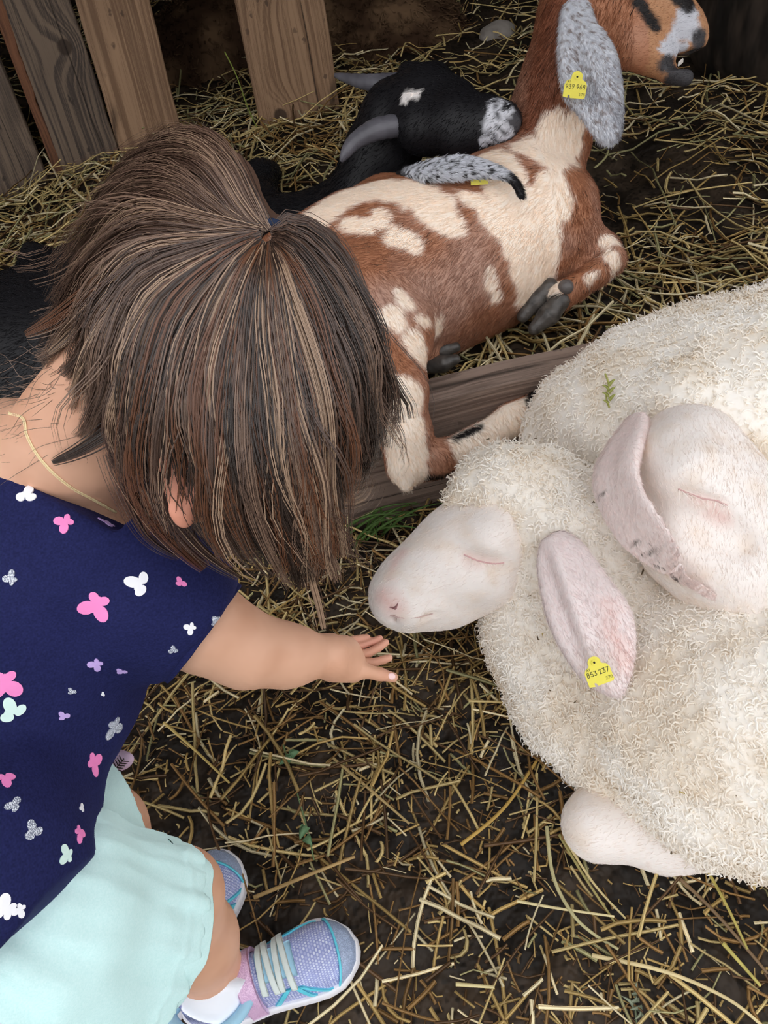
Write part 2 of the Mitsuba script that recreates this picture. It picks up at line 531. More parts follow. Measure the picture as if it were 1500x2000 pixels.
def stalks(n, rng, x0, x1, y0, y1, zf, len_lo, len_hi, width, layers, palette, weights, keep=None, spread=None, tilt=0.12):
    """Flattened bent stalks lying on the ground function zf: vertices, faces, colours."""
    x, y = x0 + (x1 - x0) * rng.random(n), y0 + (y1 - y0) * rng.random(n)
    if keep is not None:
        ok = rng.random(n) < keep(x, y)
        x, y = x[ok], y[ok]
        n = len(x)
    a = rng.random(n) * np.pi * 2 if spread is None else spread[0] + spread[1] * rng.normal(size=n)
    L = len_lo + (len_hi - len_lo) * rng.random(n) ** 2.2
    W = width * (0.5 + 0.9 * rng.random(n))
    bend = rng.normal(size=n) * np.where(rng.random(n) < 0.2, 0.5, 0.1)
    rings = []
    d = np.stack([np.cos(a), np.sin(a)], -1)
    s = np.stack([-d[:, 1], d[:, 0]], -1)
    z0 = layers * rng.random(n) ** 1.5
    sl = tilt * rng.normal(size=n)
    cols = np.array([lin(*c) for c in palette])
    c = cols[rng.choice(len(cols), n, p=np.asarray(weights) / np.sum(weights))] * (0.65 + 0.6 * rng.random((n, 1)))
    V = []
    R = 5 if len_hi > 0.08 else 3
    for t in np.linspace(-0.5, 0.5, R):
        q = np.stack([x, y], -1) + d * (L * t)[:, None] + s * (bend * L * (t * t - 0.1))[:, None]
        z = zf(q[:, 0], q[:, 1]) + z0 + np.abs(sl) * L * (t * np.sign(sl) + 0.5) + 0.0015
        for ou, ow in ((0.5, 0.0), (-0.5, 0.0), (0.0, 0.45)):
            V.append(np.stack([q[:, 0] + s[:, 0] * W * ou, q[:, 1] + s[:, 1] * W * ou, z + W * ow], -1))
    V = np.stack(V, 1)
    f = []
    for i in range(R - 1):
        for j in range(3):
            k = (j + 1) % 3
            f += [[3 * i + j, 3 * i + k, 3 * i + 3 + k], [3 * i + j, 3 * i + 3 + k, 3 * i + 3 + j]]
    f += [[0, 2, 1], [3 * R - 3, 3 * R - 2, 3 * R - 1]]
    C = np.repeat(c, 3 * R, 0).reshape(n, 3 * R, 3) * (0.85 + 0.3 * rng.random((n, 3 * R, 1)))
    return V.reshape(-1, 3), (np.arange(n)[:, None, None] * 3 * R + np.array(f)).reshape(-1, 3), C.reshape(-1, 3)


def put_straw(key, sets, **info):
    v, f = cat_meshes([(a, b) for a, b, _ in sets])
    put(key, (v, f), 'straw', smooth=True, color=np.vstack([c for _, _, c in sets]), **info)


mat('straw', VC, 0.5, 0.35)
rng = np.random.default_rng(5)
PALE = [(222, 208, 168), (200, 178, 122), (176, 148, 92), (134, 102, 60), (92, 68, 44), (158, 152, 108)]


def yard_density(x, y):
    p = np.stack([x, y, 0 * x], -1)
    n = meshkit.fbm(p * 4.5, 3, seed=2)
    return np.clip(0.25 + 1.6 * (n - 0.42) + 0.55 * np.clip((y - 0.25) / 0.3, 0, 1), 0.12, 1)


put_straw('straw_litter', [
    stalks(5600, rng, -1.0, 0.75, -0.1, 0.84, ground_z, 0.025, 0.15, 0.0034, 0.010, PALE, [2.0, 2.3, 2.4, 2.8, 2.4, 0.6], yard_density),
    stalks(16000, rng, -1.0, 0.75, -0.1, 0.84, ground_z, 0.006, 0.035, 0.0022, 0.004, PALE, [0.6, 1.6, 2.4, 3, 3.4, 0.5], yard_density)],
    label='loose straw and chaff trodden into the mud of the yard', kind='stuff', cat='straw')


def bed_density(x, y):
    p = np.stack([x, y, 0 * x], -1)
    n = meshkit.fbm(p * 3.2, 3, seed=6)
    near_fence = np.exp(-((y - 1.95 - 0.16 * (x + 0.4)) / 0.35) ** 2) * (x < 0.35)
    near_sill = np.exp(-((y - 1.0) / 0.22) ** 2)
    right = 0.5 * (x > 0.3)
    return np.clip(0.1 + 1.3 * (n - 0.42) + near_fence + near_sill + right * np.clip(1.7 - y, 0, 0.6), 0.1, 1)


put_straw('straw_bedding', [
    stalks(16500, rng, -1.5, 1.9, 0.93, 3.4, bed_z, 0.05, 0.24, 0.0048, 0.022, PALE, [2.2, 3.4, 2.4, 1.4, 0.8, 1.6], bed_density),
    stalks(7000, rng, -1.5, 1.9, 0.93, 3.2, bed_z, 0.02, 0.07, 0.003, 0.008, PALE, [0.8, 2, 2.4, 2.4, 2, 1], bed_density)],
    label='golden straw bedding strewn over the barn floor', kind='stuff', cat='straw')

# ---------------------------------------------------------------- the brown and white goat
def strokes(p, segs, wob=0.02, freq=40.0, seed=1):
    """Smallest signed distance of points p to a list of (a, b, radius) patches with ragged borders."""
    d = np.full(len(p), 1.0)
    for a, b, r in segs:
        a, b = np.asarray(a, float), np.asarray(b, float)
        ba = b - a
        t = np.clip(((p - a) @ ba) / max(ba @ ba, 1e-9), 0, 1)
        d = np.minimum(d, np.linalg.norm(p - a - t[:, None] * ba, axis=1) - r)
    return d + wob * (meshkit.fbm(p * freq, 3, seed=seed) - 0.5)


def blend(a, b, t):
    t = np.clip(t, 0, 1)[:, None]
    return a * (1 - t) + b * t


goat = Form()
goat.chain([(-0.0566, 1.0867, 0.2598), (0.0399, 1.1193, 0.2623), (0.1371, 1.1399, 0.2606), (0.2286, 1.1642, 0.2624), (0.3062, 1.196, 0.2775)], [.122, .138, .138, .128, .112], .04)
goat.chain([(-0.0109, 1.195, 0.2767), (0.0942, 1.2428, 0.2928), (0.2212, 1.2553, 0.2771), (0.3153, 1.2699, 0.2903)], [.080, .075, .062, .06], .025)            # the back
goat.chain([(0.3068, 1.1994, 0.2941), (0.3492, 1.1778, 0.2881), (0.3601, 1.1506, 0.2636)], [.105, .075, .055], .05)                         # brisket
goat.chain([(0.3368, 1.2839, 0.3029), (0.3765, 1.2908, 0.3764), (0.4053, 1.3068, 0.4581), (0.4338, 1.3433, 0.5313), (0.4638, 1.3881, 0.5851)], [.10, .068, .055, .05, .05], .04)   # neck
# head
goat.chain([(0.4721, 1.3719, 0.5705), (0.5083, 1.3189, 0.5228)], [.058, .05], .03)
goat.chain([(0.5129, 1.3246, 0.5346), (0.5609, 1.3181, 0.522), (0.5915, 1.2929, 0.4994), (0.6012, 1.2826, 0.4901)], [.052, .044, .030, .024], .02)
goat.chain([(0.5013, 1.2896, 0.4964), (0.538, 1.2728, 0.4812), (0.5611, 1.2504, 0.4611), (0.5811, 1.2387, 0.4506)], [.036, .028, .016, .013], .015)
goat.cone((0.5414, 1.2287, 0.482), (0.6081, 1.2668, 0.4625), .008, .016, .006, sub=True)                                      # the open mouth
goat.cone((0.5645, 1.2812, 0.462), (0.6081, 1.2668, 0.4625), .010, .016, .006, sub=True)
goat.ell((0.5957, 1.2589, 0.4984), [.010, .006, .010], k=.006, sub=True)                                               # nostril
goat.ell((0.4804, 1.3015, 0.5609), [.016, .012, .012], k=.01)                                                          # brow over the eye
# near foreleg, folded under the chest
goat.chain([(0.3398, 1.1523, 0.2382), (0.3888, 1.14, 0.2406), (0.4372, 1.1335, 0.2415)], [.055, .038, .028], .03)
goat.chain([(0.4329, 1.1117, 0.2488), (0.4373, 1.0931, 0.2454), (0.4064, 1.0717, 0.2396), (0.3622, 1.0492, 0.2328), (0.3373, 1.0431, 0.2274)], [.026, .022, .020, .019, .023], .010)
# near hind leg: thigh, shank over the plank, cannon along it
goat.chain([(-0.0316, 1.066, 0.2681), (0.0284, 1.0028, 0.2786), (0.0556, 0.9421, 0.2777)], [.12, .085, .055], .05)
goat.chain([(0.0569, 0.9476, 0.2827), (0.0534, 0.8461, 0.2585), (0.0502, 0.8125, 0.2014), (0.045, 0.7899, 0.1676)], [.052, .034, .034, .030], .02)
goat.chain([(0.048, 0.7998, 0.1832), (0.0393, 0.7763, 0.1688), (0.037, 0.7543, 0.1557)], [.027, .019, .008], .010)
goat.chain([(0.0489, 0.793, 0.1636), (0.0868, 0.7955, 0.1592), (0.1516, 0.8147, 0.163), (0.2109, 0.8384, 0.1709), (0.2691, 0.8547, 0.1789)], [.030, .026, .021, .023, .025], .015)
# far hind pastern
goat.chain([(0.0789, 1.0375, 0.1752), (0.1118, 0.9981, 0.1868)], [.03, .02], .02)
gv, gf = goat.mesh(0.0055)

GOAT_WHITE = [(a, b, r) for (a, b), r in zip([
    [(-0.0579, 1.082, 0.3973), (0.0002, 1.1148, 0.4064)], [(0.0003, 1.1165, 0.4063), (0.0784, 1.1461, 0.4087)], [(0.0794, 1.1411, 0.4093), (0.1244, 1.1121, 0.4075)], [(0.1143, 1.1211, 0.4091), (0.1526, 1.0788, 0.3946)], [(0.1526, 1.0788, 0.3946), (0.1707, 1.0572, 0.3781)],
    [(0.0285, 1.061, 0.3985), (0.0505, 1.0574, 0.3963)], [(0.0882, 1.0397, 0.3825), (0.1054, 1.0336, 0.3745)], [(0.0719, 1.0727, 0.4005), (0.0726, 1.0558, 0.393)], [(0.2063, 1.0972, 0.3919), (0.2269, 1.0858, 0.3817)],
    [(0.2539, 1.1525, 0.4019), (0.2556, 1.0758, 0.3652)], [(0.2556, 1.0758, 0.3652), (0.2843, 1.0447, 0.3006)], [(0.3018, 1.0867, 0.3513), (0.3026, 1.0493, 0.2677)], [(0.2838, 1.0422, 0.2933), (0.2939, 1.045, 0.2443)], [(0.2635, 1.1771, 0.4055), (0.2807, 1.1314, 0.3946)],
    [(0.3287, 1.1945, 0.4029), (0.3576, 1.1785, 0.3886)], [(0.3727, 1.2225, 0.4159), (0.3801, 1.199, 0.3841)], [(0.3388, 1.123, 0.3721), (0.3473, 1.1081, 0.3572)], [(0.4029, 1.2274, 0.4168), (0.4011, 1.2152, 0.3901)],
    [(0.2176, 1.0155, 0.2912), (0.2295, 1.0165, 0.2657)], [(0.2275, 1.0234, 0.3065), (0.2283, 1.0178, 0.2832)], [(0.1236, 0.9581, 0.2798), (0.1289, 0.9782, 0.2465)], [(0.097, 0.9186, 0.3162), (0.1237, 0.9709, 0.248)], [(0.1347, 0.9797, 0.2722), (0.1237, 0.9709, 0.248)], [(0.0775, 0.943, 0.3423), (0.087, 0.9377, 0.3354)], [(0.0547, 0.9158, 0.3352), (0.0662, 0.9028, 0.3246)],
    [(0.0803, 0.8877, 0.3064), (0.0923, 0.8821, 0.2859)], [(0.0472, 0.8096, 0.2713), (0.0383, 0.7955, 0.2388)], [(0.0475, 0.7882, 0.2336), (0.0407, 0.7558, 0.1764)], [(0.0372, 0.7691, 0.1949), (0.0406, 0.75, 0.1614)], [(0.1363, 0.7933, 0.1783), (0.1895, 0.813, 0.1831)], [(0.1895, 0.813, 0.1831), (0.2388, 0.8296, 0.192)],
    [(0.4309, 1.1058, 0.2743), (0.4444, 1.1072, 0.271)], [(0.4307, 1.0763, 0.2635), (0.4357, 1.0681, 0.2536)], [(0.3848, 1.0455, 0.2492), (0.3989, 1.0518, 0.2519)], [(0.1393, 1.0883, 0.4003), (0.1723, 1.0642, 0.3823)], [(0.2151, 1.0851, 0.3842), (0.2275, 1.0719, 0.3723)]],
    [.036, .036, .034, .034, .024, .018, .018, .012, .016, .026, .036, .046, .03, .03, .03, .03, .03, .024, .010, .008, .012, .008, .008, .012, .014,
     .02, .035, .034, .026, .03, .03, .012, .012, .010, .022, .012])]
GOAT_BLACK = [(a, b, r) for (a, b), r in zip([[(0.5042, 1.2738, 0.5555), (0.5201, 1.2681, 0.5378)], [(0.5201, 1.2681, 0.5378), (0.5356, 1.2671, 0.5207)], [(0.5703, 1.2831, 0.5532), (0.5867, 1.2791, 0.5397)], [(0.1206, 0.8074, 0.1842), (0.1564, 0.8164, 0.1878)],
    [(0.0736, 0.7663, 0.1522), (0.1217, 0.7839, 0.1439)], [(0.2602, 0.8394, 0.1985), (0.2657, 0.8298, 0.1857)], [(0.3295, 1.0225, 0.2325), (0.323, 1.0268, 0.2216)]], [.009, .009, .014, .008, .008, .03, .014])]
GOAT_MUZZLE = [(a, b, r) for (a, b), r in zip([[(0.5852, 1.2711, 0.5305), (0.5773, 1.2634, 0.5132)], [(0.574, 1.2636, 0.5102), (0.5559, 1.2517, 0.4954)], [(0.5462, 1.2475, 0.4968), (0.5784, 1.2636, 0.4848)], [(0.5886, 1.2641, 0.5182), (0.5895, 1.2619, 0.5083)]], [.017, .014, .011, .014])]
GOAT_DARK_LIP = [(a, b, r) for (a, b), r in zip([[(0.6039, 1.2616, 0.4992), (0.6054, 1.259, 0.4855)], [(0.6041, 1.2814, 0.4719), (0.6149, 1.2773, 0.4751)], [(0.5477, 1.2423, 0.4746), (0.5864, 1.244, 0.4643)], [(0.5638, 1.2317, 0.4498), (0.5822, 1.2265, 0.4485)], [(0.6074, 1.2795, 0.4587), (0.5898, 1.2819, 0.4607)]], [.011, .010, .013, .02, .010])]
GOAT_ROAN = [(a, b, r) for (a, b), r in zip([[(0.1158, 0.9819, 0.3274), (0.1996, 1.0202, 0.3224)], [(0.0567, 0.9257, 0.3408), (0.1531, 0.9918, 0.2786)], [(0.3446, 1.0951, 0.3393), (0.359, 1.0813, 0.3011)]], [.07, .06, .03])]
NECK_DARK = [(a, b, r) for (a, b), r in zip([[(0.386, 1.3073, 0.548), (0.3589, 1.2535, 0.4607)], [(0.3589, 1.2535, 0.4607), (0.3394, 1.2376, 0.4236)]], [.06, .05])]
G_RED, G_LILAC, G_WHITE, G_BLACK = lin(168, 114, 84), lin(182, 144, 126), lin(246, 232, 216), lin(28, 24, 24)


def goat_color(p):
    n1 = meshkit.fbm(p * 9, 3, seed=4)
    base = blend(np.tile(G_RED, (len(p), 1)), G_LILAC, np.clip((n1 - 0.45) * 2.5, 0, 0.6) + np.clip(-strokes(p, GOAT_ROAN, .09, 14, 3) / 0.05, 0, 1))
    c = blend(base, lin(126, 76, 54), np.clip(-strokes(p, NECK_DARK) / 0.04, 0, 1))
    face = (p[:, 0] > 0.52) & (p[:, 2] > 0.4)
    c[face] = blend(c[face], lin(176, 130, 94), 0.8 * np.ones(face.sum()))
    c = blend(c, G_WHITE, -strokes(p, GOAT_WHITE, .026, 42) / 0.006 + 0.4)
    c = blend(c, lin(190, 190, 196), -strokes(p, GOAT_MUZZLE, .008, 200, 5) / 0.003 + 0.4)
    c = blend(c, lin(62, 60, 62), -strokes(p, GOAT_DARK_LIP, .006, 200, 6) / 0.004 + 0.4)
    c = blend(c, G_BLACK, -strokes(p, GOAT_BLACK, .008, 160, 7) / 0.004 + 0.4)
    return c


put('nubian_goat__body', (gv, gf), 'vertex_soft', color=goat_color(gv), label='brown body with ragged white patches')
labels['nubian_goat'] = {'label': 'brown and white lop-eared goat lying in the straw with its head raised', 'category': 'goat'}
rng = np.random.default_rng(31)
p, nr = scatter(gv, gf, 125000, rng, lambda c: 1.0 * (c[:, 2] > 0.08))
body_flow = np.tile(np.array([-0.75, 0.05, -0.55]), (len(p), 1))
body_flow[p[:, 0] > 0.34] = [-0.25, 0, -0.9]
leg = (p[:, 1] < 0.98)
body_flow[leg] = [0.25, -0.3, -0.9]
head = (p[:, 0] > 0.5) & (p[:, 2] > 0.4)
body_flow[head] = [-0.9, 0.1, -0.1]
L = np.where(head, 0.0042, np.where(leg, 0.009, 0.013))
hv, hf = fur(p, nr, body_flow, L, np.where(head, 0.0005, 0.0007), 0.13, rng, 0.2)
hc = goat_color(p + 0.003 * rng.normal(size=p.shape)) * (0.86 + 0.24 * rng.random((len(p), 1)))
tick = (rng.random(len(p)) < 0.05) & (hc[:, 0] < 0.4)
hc[tick] = lin(40, 32, 30)
put('nubian_goat__coat', (hv, hf), 'vertex_soft', color=np.repeat(hc, 4, 0), kind='stuff')


# hooves, dewclaw, eye, teeth
def hoof(a, b, side, r, key, n=2):
    """A cloven hoof: two toes from the coronet a to the tip b."""
    a, b, side = np.asarray(a), np.asarray(b), unit(side)
    for s in (-1, 1):
        f = Form()
        f.chain([a + side * s * r * 0.5, (a + b) / 2 + side * s * r * 0.58, b + side * s * r * 0.5], [r * 0.52, r * 0.56, r * 0.34], r * 0.2)
        f.warp = lambda p: 0.0022 * (meshkit.fbm(p * 130, 2, seed=3) - 0.5)
        v, fc = f.mesh(r * 0.12, pad=0.01)
        n1 = meshkit.fbm(v * 120, 3)[:, None]
        put(key, (v, fc), 'vertex_gloss', color=lin(74, 69, 65) * (0.1 + 1.8 * n1))


hoof((0.3309, 1.045, 0.2331), (0.282, 1.021, 0.2048), np.array((0.3354, 1.0099, 0.2109)) - np.array((0.3146, 1.058, 0.2273)), .030, 'nubian_goat__hoof')
hoof((0.1166, 0.9915, 0.1877), (0.1566, 0.9902, 0.1932), np.array((0.1199, 0.9775, 0.175)) - np.array((0.1284, 1.0208, 0.1871)), .024, 'nubian_goat__hoof')
hoof((0.2772, 0.8566, 0.1805), (0.3157, 0.8699, 0.1858), np.array((0.2734, 0.8417, 0.1738)) - np.array((0.2811, 0.8715, 0.1872)), .023, 'nubian_goat__hoof')
f = Form()
f.ell((0.3452, 1.037, 0.2474), .0125, k=.004)
v, fc = f.mesh(0.002)
put('nubian_goat__dewclaw', (v, fc), 'vertex_gloss', color=np.tile(lin(92, 86, 84), (len(v), 1)))
f = Form()
f.ell((0.4789, 1.2964, 0.5591), .011)
v, fc = f.mesh(0.0015)
put('nubian_goat__eye', (v, fc), 'vertex_gloss', color=np.tile(lin(40, 26, 18), (len(v), 1)), label='dark eye half cut off at the top of the picture')
tv = []
for i in range(4):
    c = np.array((0.5697, 1.2438, 0.4713)) + i * np.array([0.0026, 0.002, 0.0004])
    tv.append(box(c - [0.0014, 0.0014, 0.004], c + [0.0014, 0.0014, 0.003], 0.0009))
v, fc = cat_meshes(tv)
put('nubian_goat__teeth', (v, fc), 'vertex_gloss', color=np.tile(lin(214, 206, 198), (len(v), 1)), label='small pale lower teeth in the open mouth')


def speckle(p, white, dark, freq, cut, seed):
    n = meshkit.fbm(p * freq, 2, seed=seed)
    return blend(np.tile(white, (len(p), 1)), dark, (n - cut) * 9)


def ear_fur(key, v, f, color_fn, n, length, width, flow, rng):
    p, nr = scatter(v, f, n, rng)
    hv, hf = fur(p, nr, np.tile(flow, (n, 1)), length, width, 0.16, rng, 0.25)
    c = color_fn(p) * (0.85 + 0.3 * rng.random((n, 1)))
    put(key, (hv, hf), 'vertex_soft', color=np.repeat(c, 4, 0), kind='stuff')


GE = [(0.4224, 1.3279, 0.5713), (0.3949, 1.2905, 0.5578), (0.3768, 1.2467, 0.5318), (0.3681, 1.202, 0.4983), (0.3708, 1.1742, 0.4732), (0.3853, 1.1574, 0.4581), (0.3969, 1.1409, 0.4433), (0.4086, 1.1291, 0.4259), (0.4255, 1.1222, 0.4197), (0.4446, 1.1307, 0.4273), (0.4532, 1.1508, 0.4521), (0.4569, 1.1792, 0.4845), (0.4563, 1.209, 0.5113), (0.4491, 1.2373, 0.5301), (0.4389, 1.2674, 0.5437), (0.4415, 1.3107, 0.5625)]
v, fc, e, en = sheet(GE, 0.006, 0.012, 0.004, lambda s, t, e: 0.004 * np.sin(t * 7) * e)
ge_col = lambda p: blend(speckle(p, lin(206, 208, 214), lin(140, 128, 126), 330, 0.55, 3), lin(140, 142, 152), (meshkit.fbm(p * 22, 2, seed=12) - 0.5) * 3)
put('nubian_goat__ear', (v, fc), 'vertex_soft', color=ge_col(v), label='long hanging grey-white speckled ear')
ear_fur('nubian_goat__ear__hair', v, fc, ge_col, 16000, 0.007, 0.0006, np.array([0.25, 0, -1]), rng)


def ear_tag(owner, o, x, y, n, w, number, small):
    """A yellow cattle tag lying in the plane x, y: shoulders, a round top with a stud, notched foot, black print."""
    x, n = unit(x), unit(n)
    y = np.cross(n, x)
    n = unit(n)
    h = w * 1.05
    pts = [(-.5, -.42), (-.30, -.46), (-.30, -.34), (-.2, -.34), (-.16, -.46), (.45, -.46), (.5, -.4), (.5, .05), (.42, .18), (.27, .24)]
    top = [(.24 * math.cos(a), .36 + .2 * math.sin(a)) for a in np.linspace(-0.3, math.pi + 0.3, 12)]
    pts += top + [(-.27, .24), (-.42, .18), (-.5, .05)]
    m = trimesh.creation.extrude_polygon(shapely.Polygon([(a * w, b * h) for a, b in pts]).buffer(0.0004), 0.0016, engine='earcut')
    M = np.stack([x, y, n], 1)
    place = lambda q: np.asarray(q) @ M.T + o
    key = put(owner + '__ear_tag', (place(m.vertices), m.faces), 'tag_yellow', smooth=30, label='yellow plastic ear tag with black print')
    st = trimesh.creation.cylinder(0.11 * w, 0.002, sections=20)
    put(key + '__stud', (place(st.vertices + [0, .36 * h, 0.002]), st.faces), 'tag_yellow', smooth=30)
    pin = trimesh.creation.cylinder(0.04 * w, 0.0012, sections=12)
    put(key + '__pin', (place(pin.vertices + [0, .36 * h, 0.0033]), pin.faces), 'ink')
    txt = []
    for s, hh, at in (('AT', .095, (-.41, .115)), (number, .19, (-.47, -.11)), (small, .11, (.20, -.36))):
        t = meshkit.text_mesh(s, hh * w, 0.0003)
        tv = np.array(t.vertices)
        if s == number:
            tv[:, 0] *= 0.90 * w / max(np.ptp(tv[:, 0]), 1e-6)
        txt.append((place(tv + [at[0] * w, at[1] * h, 0.0016]), t.faces))
    put(key + '__print', cat_meshes(txt), 'ink', smooth=False)


mat('tag_yellow', rgb(222, 210, 78), 0.4, 0.4)
mat('ink', rgb(34, 30, 24), 0.6, 0.3)
ear_tag('nubian_goat', np.array((0.3802, 1.1597, 0.4978)), np.array((0.4349, 1.1492, 0.4884)) - np.array((0.3635, 1.1652, 0.5001)), None, EYE - np.array((0.3831, 1.1691, 0.4956)) + [0.1, 0, -0.1], 0.0315, '939 968', '170')

# ---------------------------------------------------------------- white sheep
def wool_tone(p, n, uv):
    a = fbm(p.x * 16, p.y * 16, p.z * 16, 3)
    b = noise(p.x * 240, p.y * 240, p.z * 240)
    c = mix(col(240, 235, 227), col(231, 221, 206), smoothstep(0.4, 0.72, a))
    return mix(c, col(218, 203, 180), 0.3 * smoothstep(0.55, 0.9, b))


mat('wool', proc(wool_tone), 0.9, 0.12)


def curls(p, nr, flow, length, rad, amp, turns, lift, rng, m=6, spread=0.5, clump=0.0):
    """Curly locks: helices of m points that leave the surface and lean along flow."""
    n = len(p)
    fl = flow - (flow * nr).sum(1, keepdims=True) * nr
    d = unit(unit(fl) + spread * rng.normal(size=(n, 3)))
    d = unit(d + lift * nr)
    a = unit(np.cross(d, nr))
    b = np.cross(d, a)
    ph = rng.random(n) * 6.28 if not clump else 6.28 * meshkit.noise(p * clump) + 0.8 * rng.normal(size=n)
    L = length * (0.6 + 0.8 * rng.random(n))
    A_ = amp * (0.6 + 0.8 * rng.random(n))
    tn = turns * (0.7 + 0.6 * rng.random(n)) * np.sign(rng.random(n) - 0.5)
    t = np.linspace(0, 1, m)
    ang = ph[:, None] + 6.28 * tn[:, None] * t[None]
    grow = np.minimum(1, 0.3 + 1.2 * t)[None]
    return p[:, None] + d[:, None] * (L[:, None] * t)[..., None] + (A_[:, None] * grow * np.cos(ang))[..., None] * a[:, None] + (A_[:, None] * grow * np.sin(ang))[..., None] * b[:, None] \
        - 0.002 * nr[:, None]


SKIN_W, SKIN_P = lin(236, 228, 222), lin(228, 196, 188)


def sheep_skin(p, pink, seed=2):
    n = meshkit.fbm(p * 45, 3, seed=seed)
    c = blend(np.tile(SKIN_W, (len(p), 1)), lin(226, 208, 190), (n - 0.5) * 2.0)
    return blend(c, SKIN_P, -strokes(p, pink, .02, 45, seed) / 0.02 + 0.2)


# ---- the front sheep, dozing, its nose towards the child's hand
s1 = Form()
s1.chain([(0.1377, 0.6204, 0.2101), (0.0792, 0.5912, 0.1972), (0.0346, 0.57, 0.1849), (0.0076, 0.5567, 0.1796), (-0.0022, 0.5498, 0.1802)], [.061, .049, .040, .035, .030], .03)
s1.chain([(0.1234, 0.5743, 0.1619), (0.0576, 0.5581, 0.1539), (0.0132, 0.5422, 0.1598)], [.05, .034, .020], .03)
s1.chain([(0.0865, 0.587, 0.2379), (0.1175, 0.5719, 0.2377), (0.1362, 0.5599, 0.2229)], [.012, .024, .016], .03)
s1.ell((0.1003, 0.5362, 0.2324), [.030, .011, .010], frame(np.array((0.1298, 0.5331, 0.219)) - np.array((0.0787, 0.5489, 0.2332)), EYE - np.array((0.1003, 0.5362, 0.2324))), k=.02, sub=True)
s1.chain([(0.0804, 0.5488, 0.1995), (0.1131, 0.5413, 0.1927)], [.016, .022], .03)
s1.chain([(-0.0141, 0.5333, 0.1855), (0.0098, 0.5255, 0.1851), (0.0386, 0.5311, 0.1835)], [.016, .016, .012], .014)       # brow over the closed eye
s1.chain([(0.1784, 0.2963, 0.0259), (0.2497, 0.2693, 0.0218), (0.3593, 0.2386, 0.0412)], [.036, .033, .03], .02)         # folded foreleg
s1.chain([(0.1784, 0.2963, 0.0259), (0.199, 0.3113, 0.0192), (0.2723, 0.3052, 0.0407)], [.034, .034, .04], .02)
s1.chain([(0.1465, 0.616, 0.1927), (0.2274, 0.5393, 0.0765), (0.277, 0.4129, 0.03), (0.2723, 0.3005, 0.0297)], [.04, .05, .05, .032], .02)          # neck and chest under the wool
s1.ell((-0.0067, 0.5249, 0.1954), [.006, .0035, .004], k=.005, sub=True)                               # nostril
s1.cone((-0.0098, 0.517, 0.1883), (0.0388, 0.5134, 0.1851), .0035, .0025, k=.006, sub=True)                     # mouth line
s1.cone((0.0816, 0.5455, 0.2463), (0.1259, 0.5293, 0.2397), .0028, .0028, k=.006, sub=True)                   # lid crease
s1v, s1f = s1.mesh(0.0042)
S1_PINK = [(a, b, r) for (a, b), r in zip([[(-0.0185, 0.5346, 0.2095), (-0.0052, 0.5168, 0.2023)], [(0.0884, 0.5514, 0.2341), (0.1193, 0.5401, 0.2278)], [(-0.0072, 0.5547, 0.2204), (0.0127, 0.5798, 0.2279)]], [.016, .009, .010])]
put('white_sheep__body', (s1v, s1f), 'vertex_soft', color=sheep_skin(s1v, S1_PINK))
labels['white_sheep'] = {'label': 'white sheep lying with closed eyes, its nose towards the child\'s hand', 'category': 'sheep'}

w1 = Form()
w1.chain([(0.1409, 0.6388, 0.2401), (0.1783, 0.6277, 0.2301), (0.2067, 0.5975, 0.2029)], [.052, .062, .08], .03)
w1.cone((0.0978, 0.6266, 0.2426), (0.1415, 0.641, 0.2488), .022, .046, .03)
w1.chain([(0.2089, 0.6038, 0.1951), (0.2403, 0.5503, 0.1268), (0.2325, 0.5124, 0.0792), (0.2844, 0.448, 0.0683), (0.3599, 0.3669, 0.0895), (0.4765, 0.3084, 0.1377)], [.07, .10, .108, .125, .16, .18], .04)
w1.chain([(0.1968, 0.5665, 0.1616), (0.1745, 0.5244, 0.1035), (0.2026, 0.4493, 0.0425), (0.2436, 0.3752, 0.0364), (0.3254, 0.3404, 0.0858), (0.418, 0.3044, 0.1072)], [.055, .062, .075, .064, .088, .095], .04)
w1.ell((0.1133, 0.5534, 0.2372), [.026, .020, .026], k=.02, sub=True)
w1.warp = lambda p: 0.012 * (meshkit.fbm(p * 26, 3, seed=14) - 0.5) + 0.012 * (meshkit.noise(p * 9, 15) - 0.5)
w1v, w1f = w1.mesh(0.0065)
put('white_sheep__fleece', (w1v, w1f), 'wool', label='dense curly cream fleece')
rng = np.random.default_rng(61)


def fleece(key, v, f, n, rng, flow, bsdf, bare=None):
    p, nr = scatter(v, f, n, rng, lambda c: np.where(c[:, 2] > 0.0, 1.0, 0.02) * np.where((np.cross(c, 0 * c).sum(1) == 0), 1, 1))
    if bare is not None:
        k = ~bare(p)
        p, nr = p[k], nr[k]
    c = curls(p, nr, flow(p), 0.0108, 0.001, 0.0029, 1.0, 0.5, rng, 5, 0.35, 60.0)
    put(key + '__lock', strands_mesh(c, np.linspace(0.0017, 0.0007, 5), nr, False), bsdf, kind='stuff')




def debris(key, v, f, n, rng):
    """Bits of dung and straw caught in the wool."""
    p, nr = scatter(v, f, n, rng, lambda c: 1.0 * (c[:, 2] > 0.06))
    ms, cs = [], []
    for q, m in zip(p, nr):
        d = unit(np.cross(m, rng.normal(size=3)))
        L, w = 0.001 + 0.0035 * rng.random() ** 2, 0.0004 + 0.0009 * rng.random()
        a, fc = tube(np.array([q - d * L + m * .0085, q + m * .0095 + .0012 * rng.normal(size=3), q + d * L * rng.random() + m * .0085]), np.array([.5, 1, .4]) * w, 5)
        ms.append((a, fc))
        cs.append(np.tile(lin(98, 84, 66) if rng.random() < .7 else lin(186, 166, 110), (len(a), 1)))
    put(key, cat_meshes(ms), 'vertex_matte', color=np.vstack(cs), kind='stuff', label='bits of dirt and straw caught in the wool')


